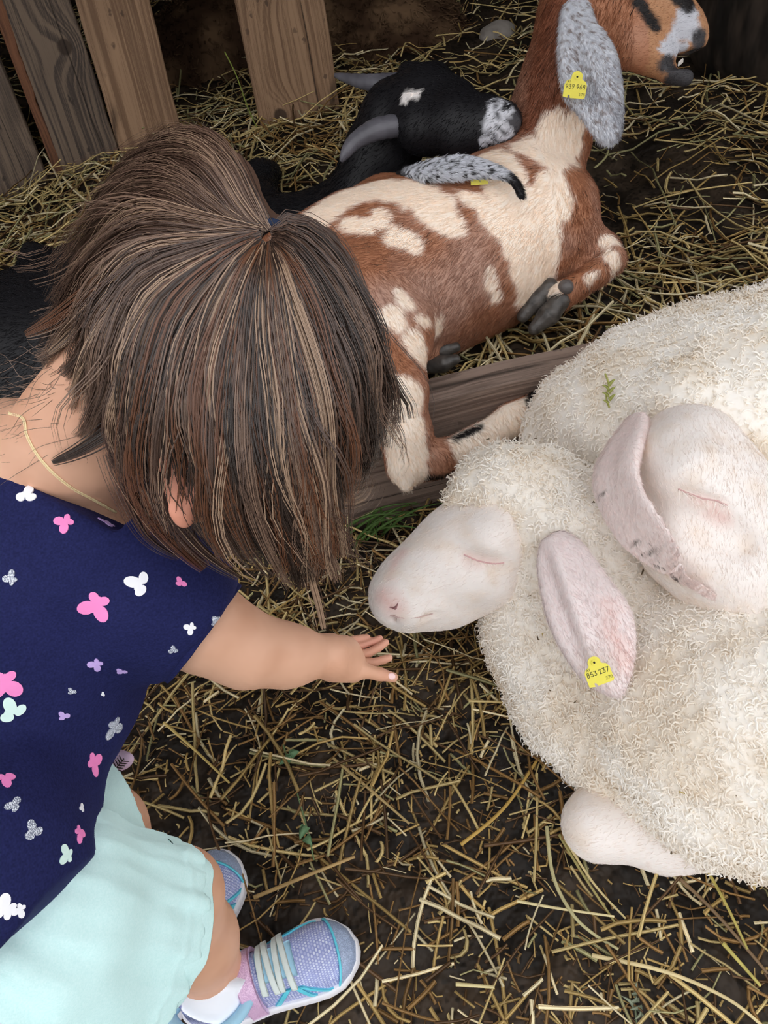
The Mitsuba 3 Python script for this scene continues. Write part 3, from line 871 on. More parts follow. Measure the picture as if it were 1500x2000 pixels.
flow1 = lambda p: np.stack([-0.2 + 0 * p[:, 0], -0.35 + 0 * p[:, 0], -0.9 + 0 * p[:, 0]], -1)
fleece('white_sheep__fleece', w1v, w1f, 33000, rng, flow1, 'wool')
debris('white_sheep__debris', w1v, w1f, 45, rng)


def short_coat(key, v, f, n, color_fn, flow, rng, length=0.006, width=0.0005, weight=None, lift=0.09):
    p, nr = scatter(v, f, n, rng, weight)
    hv, hf = fur(p, nr, flow(p), length, width, lift, rng, 0.3)
    c = color_fn(p) * (0.96 + 0.08 * rng.random((n, 1)))
    put(key, (hv, hf), 'vertex_soft', color=np.repeat(c, 4, 0), kind='stuff')


short_coat('white_sheep__coat', s1v, s1f, 22000, lambda p: sheep_skin(p, S1_PINK), lambda p: np.tile([0.85, 0.1, 0.3], (len(p), 1)), rng)

E1 = [(0.1684, 0.533, 0.2646), (0.1587, 0.5126, 0.2516), (0.155, 0.48, 0.2384), (0.1551, 0.4452, 0.2272), (0.1627, 0.411, 0.2167), (0.1762, 0.3811, 0.2099), (0.1965, 0.3622, 0.2064), (0.209, 0.359, 0.2102), (0.2242, 0.378, 0.2273), (0.2352, 0.4072, 0.2468), (0.235, 0.4358, 0.2591), (0.2254, 0.4647, 0.265), (0.2166, 0.4973, 0.2675), (0.2084, 0.5231, 0.2691), (0.1917, 0.5413, 0.2667)]
v, fc, e, en = sheet(E1, 0.007, 0.008, 0.0035, lambda s, t, e: (0.007 * np.exp(-((t - 0.45 + 0.15 * s) / 0.10) ** 2) - 0.005 * np.exp(-((t - 0.25) / 0.10) ** 2)) * np.sqrt(e))
ear1_col = lambda p: blend(np.tile(lin(232, 220, 218), (len(p), 1)), lin(230, 198, 190), -strokes(p, E1_PINK, .03, 50, 3) / 0.03)
E1_PINK = [(np.array((0.2092, 0.4355, 0.2656)), np.array((0.2131, 0.3854, 0.234)), .018)]
put('white_sheep__ear', (v, fc), 'vertex_soft', color=ear1_col(v), label='drooping pinkish ear with a yellow tag')
ear_fur('white_sheep__ear__hair', v, fc, ear1_col, 6000, 0.006, 0.0007, np.array([0.3, -0.6, -0.7]), rng)
ear_tag('white_sheep', np.array((0.1844, 0.3733, 0.2419)), np.array((0.2004, 0.3766, 0.2409)) - np.array((0.1698, 0.3713, 0.2401)), None, unit(EYE - np.array((0.1877, 0.38, 0.2291))) + [0.1, -0.1, 0], 0.0265, '853 237', '270')


def lashes(key, pts, n, length, down, rng, color):
    c = spline(np.array(pts), n)
    d = unit(np.asarray(down) + 0.35 * rng.normal(size=(n, 3)))
    v, f = fur(c, d, np.tile(down, (n, 1)) + 0.3 * rng.normal(size=(n, 3)), length, 0.0008, 0.6, rng, 0.2)
    put(key, (v, f), 'vertex_soft', color=np.tile(color, (len(v), 1)), kind='stuff')


LID1 = [(0.0836, 0.554, 0.2371), (0.0939, 0.5489, 0.2317), (0.1051, 0.5443, 0.2285), (0.1164, 0.5405, 0.2272), (0.1281, 0.5387, 0.2281)]
tvv, tff = tube(spline(LID1, 14), 0.0010, 6)
put('white_sheep__eyelid', (tvv, tff), 'vertex_skin', color=np.tile(lin(204, 164, 162), (len(tvv), 1)), label='pink rim of the closed eye')
lashes('white_sheep__eyelashes', LID1, 60, 0.013, [0.0, -0.6, -0.8], rng, lin(236, 228, 220))

NO1 = np.array([(-0.0066, 0.519, 0.2039)][0])
f = Form()
f.chain([NO1 + q for q in (np.array([-.006, .002, .001]), np.array([0, 0, 0]), np.array([.004, .003, .004]))], [.0008, .0015, .0008], k=.002)
v, fc = f.mesh(0.0009, pad=0.004)
put('white_sheep__nostril', (v, fc), 'vertex_skin', color=np.tile(lin(140, 98, 98), (len(v), 1)), label='pink nostril')
tvv, tff = tube(spline(np.array([(-0.014, 0.5159, 0.1956), (-0.0009, 0.5098, 0.1951), (0.017, 0.508, 0.1933), (0.036, 0.5156, 0.1839)]), 12), 0.0007, 6)
put('white_sheep__mouth', (tvv, tff), 'vertex_skin', color=np.tile(lin(200, 172, 166), (len(tvv), 1)), label='closed mouth line')

# ---- the second sheep, resting its head on the first one's back
s2 = Form()
s2.chain([(0.3444, 0.5721, 0.3146), (0.3558, 0.5285, 0.2821), (0.37, 0.4745, 0.2537), (0.4014, 0.4156, 0.2208), (0.432, 0.3807, 0.1894)], [.060, .066, .064, .048, .04], .03)
s2.chain([(0.3164, 0.5548, 0.2855), (0.3309, 0.5029, 0.2523), (0.3511, 0.4663, 0.2328), (0.3815, 0.4394, 0.2221)], [.05, .05, .038, .03], .025)
s2.chain([(0.311, 0.5538, 0.3519), (0.3195, 0.5236, 0.345), (0.3255, 0.4987, 0.336)], [.026, .030, .012], .025)            # bulging brow
s2.cone((0.3342, 0.4948, 0.3324), (0.3568, 0.4726, 0.3192), .012, .010, .02)
s2.cone((0.2984, 0.4756, 0.2856), (0.3427, 0.4389, 0.2687), .024, .022, .03)
s2.ell((0.3227, 0.4626, 0.3277), [.042, .016, .012], frame(np.array((0.3526, 0.4502, 0.3058)) - np.array((0.3021, 0.4823, 0.3347)), EYE - np.array((0.3227, 0.4626, 0.3277))), k=.025, sub=True)
s2.chain([(0.3761, 0.4375, 0.2405), (0.374, 0.3998, 0.2334), (0.3828, 0.3684, 0.2052)], [.03, .022, .02], .02)
s2.cone((0.2997, 0.4962, 0.3499), (0.3409, 0.4777, 0.3413), .0035, .003, k=.008, sub=True)
s2v, s2f = s2.mesh(0.0042)
S2_PINK = [(a, b, r) for (a, b), r in zip([[(0.3153, 0.4915, 0.3408), (0.3334, 0.4828, 0.3377)], [(0.3291, 0.4809, 0.3291), (0.3379, 0.475, 0.3256)]], [.008, .010])]
put('white_sheep_001__body', (s2v, s2f), 'vertex_soft', color=sheep_skin(s2v, S2_PINK, 4))
labels['white_sheep_001'] = {'label': 'white sheep at the right edge resting its head on the other sheep\'s back', 'category': 'sheep'}
w2 = Form()
w2.chain([(0.3231, 0.7795, 0.1717), (0.3848, 0.7728, 0.1925), (0.4884, 0.7782, 0.1974), (0.6083, 0.7629, 0.2105), (0.7135, 0.7358, 0.2131)], [.08, .112, .124, .134, .15], .06)
w2.chain([(0.2643, 0.755, 0.1631), (0.3024, 0.7645, 0.1851), (0.3415, 0.725, 0.2302), (0.37, 0.6527, 0.2997)], [.05, .075, .085, .06], .05)
w2.chain([(0.4534, 0.7254, 0.2575), (0.5001, 0.6811, 0.258), (0.5298, 0.5997, 0.2385)], [.09, .11, .12], .05)
w2.cone((0.372, 0.6563, 0.2962), (0.4027, 0.6317, 0.2942), .055, .05, .04)
w2.warp = lambda p: 0.012 * (meshkit.fbm(p * 26, 3, seed=24) - 0.5) + 0.012 * (meshkit.noise(p * 9, 25) - 0.5)
w2v, w2f = w2.mesh(0.0065)
put('white_sheep_001__fleece', (w2v, w2f), 'wool', label='white fleece, fluffy on the back and curly at the neck')
fleece('white_sheep_001__fleece', w2v, w2f, 23000, rng, lambda p: np.stack([-0.45 + 0 * p[:, 0], -0.2 + 0 * p[:, 0], -0.6 + 0 * p[:, 0]], -1), 'wool')
short_coat('white_sheep_001__coat', s2v, s2f, 18000, lambda p: sheep_skin(p, S2_PINK, 4), lambda p: np.tile([0.2, 0.75, 0.6], (len(p), 1)), rng)
E2 = [(0.2926, 0.6276, 0.3417), (0.2593, 0.5946, 0.3416), (0.2327, 0.5632, 0.3349), (0.2251, 0.5364, 0.3241), (0.2301, 0.503, 0.3102), (0.2438, 0.4757, 0.2964), (0.2673, 0.454, 0.2849), (0.2935, 0.4337, 0.2748), (0.3138, 0.4199, 0.2651), (0.3236, 0.4177, 0.2671), (0.3026, 0.4218, 0.2909), (0.2825, 0.423, 0.3123), (0.2803, 0.4393, 0.3269), (0.2725, 0.4627, 0.3412), (0.2635, 0.4906, 0.3529), (0.2637, 0.5198, 0.359), (0.281, 0.5555, 0.3575), (0.3019, 0.5916, 0.3497), (0.306, 0.6169, 0.3455)]
v, fc, e, en = sheet(E2, 0.009, 0.018, 0.0035)
ear2_col = lambda p: blend(np.tile(lin(232, 218, 214), (len(p), 1)), lin(110, 98, 92), (meshkit.fbm(p * 150, 2, seed=8) - 0.60) * 12 * (strokes(p, E2_DIRT, .02, 60) < 0))
E2_DIRT = [(np.array((0.2361, 0.526, 0.3202)), np.array((0.2614, 0.4729, 0.2993)), .012), (np.array((0.2685, 0.4656, 0.3062)), np.array((0.2915, 0.4436, 0.2931)), .016)]
put('white_sheep_001__ear', (v, fc), 'vertex_soft', color=ear2_col(v), label='long folded pinkish ear with specks of dirt')
ear_fur('white_sheep_001__ear__hair', v, fc, ear2_col, 6000, 0.006, 0.0007, np.array([0.4, -0.5, -0.7]), rng)
LID2 = [(0.2992, 0.5016, 0.3496), (0.3108, 0.4954, 0.3448), (0.3221, 0.4894, 0.342), (0.3336, 0.4848, 0.341), (0.3424, 0.4791, 0.3371)]
tvv, tff = tube(spline(LID2, 14), 0.0010, 6)
put('white_sheep_001__eyelid', (tvv, tff), 'vertex_skin', color=np.tile(lin(196, 160, 156), (len(tvv), 1)), label='pink rim of the closed eye')
lashes('white_sheep_001__eyelashes', LID2, 40, 0.022, [0.0, -0.6, -0.8], rng, lin(236, 228, 220))

# ---- the brown sheep behind the fence
def brown_tone(p, n, uv):
    a = fbm(p.x * 12, p.y * 12, p.z * 12, 3)
    return mix(col(66, 48, 36), col(112, 88, 66), smoothstep(0.35, 0.75, a))


mat('brown_wool', proc(brown_tone), 0.95, 0.05)
w3 = Form()
w3.chain([(-0.3976, 2.6898, 0.0751), (-0.1943, 2.7799, 0.0889), (0.0953, 2.8355, 0.0717), (0.295, 2.673, 0.06), (0.3882, 2.5572, 0.023)], [.20, .25, .26, .22, .15], .1)
w3.chain([(-0.3332, 2.5146, 0.0519), (-0.0181, 2.5348, 0.0297), (0.265, 2.4942, 0.0201)], [.12, .15, .14], .08)
w3.warp = lambda p: 0.02 * (meshkit.fbm(p * 16, 3, seed=34) - 0.5)
w3v, w3f = w3.mesh(0.012)
put('brown_sheep__fleece', (w3v, w3f), 'brown_wool')
labels['brown_sheep'] = {'label': 'dark brown woolly sheep lying behind the upright boards', 'category': 'sheep'}
p, nr = scatter(w3v, w3f, 11000, rng)
c = curls(p, nr, np.tile([0.3, -0.2, -0.9], (len(p), 1)), 0.028, 0.001, 0.004, 0.8, 0.6, rng, 4, 0.4, 30.0)
put('brown_sheep__fleece__lock', strands_mesh(c, np.linspace(0.0036, 0.0016, 4), nr, False), 'brown_wool', kind='stuff')
f = Form()
f.chain([(0.441, 2.5744, 0.0385), (0.4723, 2.5304, 0.0258), (0.465, 2.4417, 0.0132)], [.05, .035, .03], .02)
v, fc = f.mesh(0.006)
put('brown_sheep__leg', (v, fc), 'brown_wool', label='dark leg at the right end of the body')

# ---------------------------------------------------------------- the black goat, its chin on the other goat's back
bg = Form()
bg.chain([(-0.6582, 1.1, 0.1911), (-0.5499, 1.1406, 0.1738), (-0.4305, 1.2423, 0.1578), (-0.2735, 1.3489, 0.1461), (-0.1256, 1.4619, 0.1537), (0.0088, 1.4537, 0.2001)], [.17, .17, .17, .15, .10, .075], .06)
bg.chain([(0.0088, 1.4537, 0.2001), (0.0587, 1.4196, 0.2502), (0.1096, 1.4323, 0.3288), (0.1397, 1.4397, 0.3759)], [.07, .060, .062, .06], .04)
bg.chain([(0.1451, 1.4247, 0.4027), (0.1925, 1.4, 0.4141), (0.2313, 1.3669, 0.4113)], [.056, .058, .053], .03)
bg.chain([(0.1833, 1.3501, 0.4029), (0.2377, 1.3095, 0.4134), (0.2771, 1.2728, 0.4207), (0.3005, 1.2543, 0.4269)], [.049, .045, .034, .026], .025)
bg.cone((0.2312, 1.2808, 0.3943), (0.2852, 1.2463, 0.4103), .024, .015, .02)
bg.chain([(0.1824, 1.5006, 0.4307), (0.2219, 1.457, 0.4319), (0.2469, 1.4225, 0.4209)], [.025, .026, .02], .02)
bg.cone((0.2143, 1.2776, 0.4116), (0.2331, 1.2838, 0.4239), .004, .003, .006, sub=True)
bg.ell((0.3073, 1.2249, 0.4314), [.007, .008, .006], k=.008, sub=True)
bg.chain([(-0.5602, 1.2919, 0.2294), (-0.5573, 1.3879, 0.262), (-0.5694, 1.4169, 0.2746)], [.05, .032, .018], .02)
bg.cone((-0.5603, 1.4011, 0.2604), (-0.5363, 1.4074, 0.2661), .02, .014, .01)
bg.chain([(-0.0989, 1.5452, 0.1614), (-0.1425, 1.6499, 0.1749), (-0.1445, 1.7566, 0.1902), (-0.1187, 1.782, 0.1862)], [.06, .038, .032, .022], .03)
bv_, bf_ = bg.mesh(0.008)
BG_GRAY = [(a, b, r) for (a, b), r in zip([[(0.2888, 1.25, 0.4545), (0.2761, 1.2312, 0.4288)], [(0.2947, 1.2403, 0.4494), (0.2916, 1.2275, 0.4276)], [(0.2602, 1.235, 0.4102), (0.2755, 1.229, 0.414)], [(0.2716, 1.2302, 0.4182), (0.3001, 1.2282, 0.4165)]], [.018, .018, .010, .012])]
BG_STAR = [(a, b, r) for (a, b), r in zip([[(0.1552, 1.3554, 0.4525), (0.1713, 1.3459, 0.4564)], [(0.1525, 1.3516, 0.4487), (0.1575, 1.3531, 0.4529)]], [.010, .008])]
BG_NOSE = [(a, b, r) for (a, b), r in zip([[(0.3076, 1.2329, 0.4346), (0.3157, 1.235, 0.4246)], [(0.3145, 1.2376, 0.4394), (0.3165, 1.2354, 0.4282)]], [.012, .008])]


def black_color(p):
    c = np.tile(lin(24, 23, 26), (len(p), 1))
    speck = meshkit.fbm(p * 480, 2, seed=9)
    c = blend(c, lin(200, 200, 206), np.clip(-strokes(p, BG_GRAY, .012, 150, 3) / 0.004 + 0.4, 0, 1) * np.clip((speck - 0.36) * 9, 0, 1))
    c = blend(c, lin(232, 226, 222), -strokes(p, BG_STAR, .012, 220, 4) / 0.003)
    return blend(c, lin(70, 68, 72), -strokes(p, BG_NOSE, .004, 90, 4) / 0.004)


mat('vertex_black', VC, 0.5, 0.3, sheen=0.3)
put('black_goat__body', (bv_, bf_), 'vertex_black', color=black_color(bv_))
labels['black_goat'] = {'label': 'black horned goat with a speckled muzzle lying against the brown and white goat', 'category': 'goat'}
rng = np.random.default_rng(71)
p, nr = scatter(bv_, bf_, 50000, rng)
fl = np.tile(np.array([-0.8, 0.1, -0.5]), (len(p), 1))
hv, hf = fur(p, nr, fl, np.where(p[:, 0] > 0.05, 0.008, 0.014), 0.0010, 0.16, rng, 0.22)
hc = black_color(p) * (0.8 + 0.7 * rng.random((len(p), 1)))
put('black_goat__coat', (hv, hf), 'vertex_black', color=np.repeat(hc, 4, 0), kind='stuff')
HORN = lambda v: lin(92, 90, 96) * (0.55 + 0.9 * meshkit.fbm(v * np.array([90, 60, 60]), 3, seed=6))[:, None]
for pts, rad in (([(0.1632, 1.462, 0.4363), (0.1282, 1.4768, 0.4362), (0.0899, 1.5071, 0.4366), (0.0517, 1.5527, 0.4373)], [.0175, .0165, .012, .004]),
                 ([(0.1403, 1.3557, 0.4079), (0.0996, 1.3454, 0.412), (0.0619, 1.3307, 0.4056), (0.0423, 1.3183, 0.3944), (0.0312, 1.3131, 0.383)], [.019, .0185, .014, .010, .003])):
    c = spline(np.array(pts), 26)
    r = np.interp(np.linspace(0, 1, 26), np.linspace(0, 1, len(rad)), rad)
    r = r * (1 + 0.035 * np.sin(np.arange(26) * 2.6))
    hv, hf = tube(c, r, 14)
    put('black_goat__horn', (hv, hf), 'vertex_gloss', color=HORN(hv), label='grey ridged horn sweeping back')
E3 = [(0.1107, 1.2031, 0.3984), (0.1319, 1.1825, 0.4134), (0.1695, 1.1617, 0.4284), (0.2098, 1.1452, 0.4337), (0.2473, 1.1221, 0.4263), (0.2718, 1.1018, 0.4148), (0.2835, 1.0866, 0.4011), (0.2849, 1.0727, 0.3886), (0.2771, 1.0726, 0.3885), (0.2716, 1.0847, 0.3994), (0.2601, 1.0948, 0.4085), (0.2277, 1.1043, 0.413), (0.1829, 1.1113, 0.4139), (0.1468, 1.1278, 0.4113), (0.1216, 1.1633, 0.4029)]
v, fc, e, en = sheet(E3, 0.006, 0.006, 0.0035, lambda s, t, e: 0.006 * np.sin(t * 6.0) * e)


def ear3_col(p):
    n = meshkit.fbm(p * 330, 2, seed=3)
    c = blend(np.tile(lin(205, 206, 212), (len(p), 1)), lin(30, 28, 30), (n - 0.55) * 12)
    return blend(c, lin(34, 32, 34), -strokes(p, [(np.array((0.2717, 1.095, 0.4087)), np.array((0.2821, 1.0742, 0.3899)), .012), (np.array((0.1088, 1.2022, 0.3975)), np.array((0.1186, 1.1828, 0.4003)), .014)], .012, 150, 5) / 0.008 + 0.3)


put('black_goat__ear', (v, fc), 'vertex_soft', color=ear3_col(v), label='white ear with black speckles and a black curled tip')
ear_fur('black_goat__ear__hair', v, fc, ear3_col, 7000, 0.008, 0.0009, np.array([0.9, 0, -0.5]), rng)
m = trimesh.creation.extrude_polygon(shapely.Polygon([(-.5, -.4), (.5, -.4), (.5, .2), (.25, .5), (-.25, .5), (-.5, .2)]).buffer(0.04), 0.05, engine='earcut')
o = np.array((0.2275, 1.1181, 0.4092))
xx, nn = unit(np.array((0.2459, 1.1168, 0.4081)) - np.array((0.2076, 1.1195, 0.4105))), unit(EYE - o)
M = np.stack([xx, unit(np.cross(nn, xx)), np.cross(xx, unit(np.cross(nn, xx)))], 1)
put('black_goat__ear_tag', (np.array(m.vertices) * 0.024 @ M.T + o, m.faces), 'tag_yellow', smooth=30, label='yellow tag under the speckled ear')

# ---------------------------------------------------------------- the child
labels['person'] = {'label': 'child with brown tied-up hair bending forward and holding out an open hand to the sheep', 'category': 'person'}
SKIN, SKIN_RED = lin(214, 166, 138), lin(226, 150, 134)
HEAD_C = np.array((-0.1009, 0.4766, 0.6188))
FACE = unit(np.array((-0.0404, 0.4785, 0.4927)) - HEAD_C)                     # where the face looks
SIDE = unit(np.cross(FACE, np.array((-0.0509, 0.4074, 0.7113)) - HEAD_C))      # her right ear's side
CROWN = unit(np.cross(SIDE, FACE))
if SIDE @ (np.array((-0.1445, 0.4049, 0.561)) - HEAD_C) < 0:
    SIDE = -SIDE
hd = lambda f, s, u: HEAD_C + f * FACE + s * SIDE + u * CROWN
sk = Form()
sk.ell(HEAD_C, [.094, .078, .088], [FACE, SIDE, CROWN], k=.03)
sk.ell(hd(.045, 0, -.045), [.052, .052, .058], [FACE, SIDE, CROWN], k=.03)                # face and jaw
sk.ell(hd(.078, 0, -.085), [.020, .022, .016], [FACE, SIDE, CROWN], k=.02)                # chin
for s in (-1, 1):
    sk.ell(hd(.072, s * .032, -.052), [.022, .022, .020], [FACE, SIDE, CROWN], k=.02)     # cheeks
    sk.ell(hd(.093, s * .028, -.022), [.010, .014, .008], [FACE, SIDE, CROWN], k=.01, sub=True)
sk.cone(hd(.092, 0, -.025), hd(.102, 0, -.046), .007, .010, .012)                          # nose
sk.ell(hd(.090, 0, -.068), [.008, .018, .005], [FACE, SIDE, CROWN], k=.008)                # lips
sk.chain([hd(-.03, 0, -.06), (-0.2361, 0.4932, 0.553), (-0.3024, 0.4998, 0.485)], [.050, .045, .060], .03)   # neck
sk.chain([(-0.262, 0.503, 0.4946), (-0.2347, 0.4423, 0.4534)], [.040, .045], .03)
sk.chain([(-0.318, 0.5309, 0.513), (-0.3212, 0.4929, 0.4518), (-0.3697, 0.3619, 0.3743), (-0.3633, 0.2227, 0.3431)], [.055, .085, .072, .072], .04)
sk.chain([(-0.3026, 0.197, 0.3334), (-0.2397, 0.2305, 0.2425), (-0.2537, 0.22, 0.1389), (-0.2578, 0.2007, 0.0475), (-0.2668, 0.1927, 0.0134)], [.055, .037, .0375, .030, .028], .02)   # right leg
sk.chain([(-0.339, 0.2225, 0.343), (-0.314, 0.2994, 0.244), (-0.3191, 0.2331, 0.0229), (-0.3244, 0.2264, -0.0034)], [.05, .038, .030, .028], .02)                                # left leg
sk.chain([(-0.3869, 0.49, 0.3954), (-0.4246, 0.474, 0.2465), (-0.4339, 0.4553, 0.1489)], [.04, .03, .024], .02)                                                        # left arm
kv0, kf0 = sk.mesh(0.0042)

ar = Form()
ar.chain([(-0.2081, 0.4102, 0.4514), (-0.1676, 0.3861, 0.4163), (-0.1406, 0.3791, 0.383), (-0.11, 0.3842, 0.354), (-0.076, 0.3922, 0.3276)], [.040, .0355, .0305, .0255, .0185], .02)
# palm
ar.chain([(-0.0737, 0.3937, 0.3262), (-0.0641, 0.4054, 0.3085), (-0.0574, 0.4191, 0.2966)], [.0175, .0150, .0085], .010)
ar.chain([(-0.0739, 0.393, 0.3256), (-0.0631, 0.4012, 0.3047), (-0.0533, 0.4036, 0.2934)], [.0175, .0150, .0095], .010)
ar.chain([(-0.0714, 0.3902, 0.3123), (-0.0563, 0.3903, 0.2963)], [.0150, .0110], .010)
# fingers: little, ring, middle, index; then the thumb along the near side
for pts, r in (([(-0.0642, 0.4249, 0.2964), (-0.0544, 0.4324, 0.2871), (-0.0462, 0.4358, 0.2821), (-0.0394, 0.4368, 0.2803)], .0034), ([(-0.0611, 0.4187, 0.2936), (-0.0479, 0.427, 0.2808), (-0.0362, 0.4319, 0.2771), (-0.0267, 0.434, 0.2777)], .0039),
               ([(-0.058, 0.4108, 0.2918), (-0.0407, 0.4179, 0.2794), (-0.0297, 0.424, 0.2768), (-0.0217, 0.4279, 0.2777)], .0043), ([(-0.0539, 0.4028, 0.29), (-0.0358, 0.406, 0.2795), (-0.0269, 0.4094, 0.2758), (-0.0205, 0.4112, 0.2747)], .0042)):
    ar.chain(pts, [r * 1.25, r * 1.08, r, r * .92], .0016)
ar.chain([(-0.0647, 0.3915, 0.3001), (-0.0474, 0.3904, 0.295), (-0.0316, 0.3879, 0.286), (-0.0194, 0.3861, 0.279)], [.0105, .0078, .0062, .0050], .003)
av, af = ar.mesh(0.0017)


def join(parts):
    out = None
    for v, f in parts:
        m = manifold3d.Manifold(manifold3d.Mesh(np.ascontiguousarray(v, np.float32), np.ascontiguousarray(f, np.uint32)))
        out = m if out is None else out + m
    q = out.to_mesh()
    return np.array(q.vert_properties[:, :3], float), np.array(q.tri_verts)


kv, kf = join([(kv0, kf0), (av, af)])
if len(kf) < 1000:
    kv, kf = cat_meshes([(kv0, kf0), (av, af)])


def skin_color(p):
    n = meshkit.fbm(p * 28, 3, seed=6)
    c = blend(np.tile(SKIN, (len(p), 1)), lin(196, 142, 112), (n - 0.42) * 1.6)
    c = blend(c, SKIN_RED, 0.6 * np.clip(-strokes(p, HAND_RED, .008, 60, 4) / 0.02, 0, 1))
    return c


HAND_RED = [(np.array((-0.0493, 0.4256, 0.2836)), np.array((-0.0255, 0.4326, 0.2765)), .018), (np.array((-0.0385, 0.4079, 0.2812)), np.array((-0.0228, 0.4107, 0.2742)), .012), (np.array((-0.0278, 0.3875, 0.2843)), np.array((-0.0194, 0.3861, 0.279)), .010), (np.array((-0.1476, 0.418, 0.5593)), np.array((-0.1468, 0.4049, 0.5476)), .012)]
put('person__body', (kv, kf), 'vertex_skin', color=skin_color(kv), label='bare tanned skin of head, neck, arms and legs')
# thumb nail
NT = np.array((-0.0205, 0.3842, 0.2847))
f = Form()
f.ell(NT, [.0042, .0033, .0012], frame(np.array((-0.0194, 0.3861, 0.279)) - np.array((-0.0316, 0.3879, 0.286)), EYE - NT), k=.001)
v, fc = f.mesh(0.0006, pad=0.002)
put('person__thumb_nail', (v, fc), 'vertex_gloss', color=np.tile(lin(236, 200, 196), (len(v), 1)))
# ear
EO = np.array((-0.1318, 0.3715, 0.5955))
f = Form()
EX, EZ = unit(np.array((-0.1438, 0.3964, 0.5533)) - np.array((-0.141, 0.4092, 0.5783))), unit(EYE - EO)
for a in np.linspace(-2.4, 2.0, 9):
    f.ell(EO + EX * (-.004 + .020 * math.sin(a)) + np.cross(EZ, EX) * .0115 * math.cos(a), .0042, k=.006)
f.ell(EO, [.017, .010, .004], frame(EX, EZ), k=.004)
f.ell(EO + EX * .020, [.008, .007, .005], frame(EX, EZ), k=.006)
v, fc = f.mesh(0.0014)
put('person__ear', (v, fc), 'vertex_skin', color=np.tile(lin(206, 140, 116), (len(v), 1)), label='reddish ear showing between the strands')

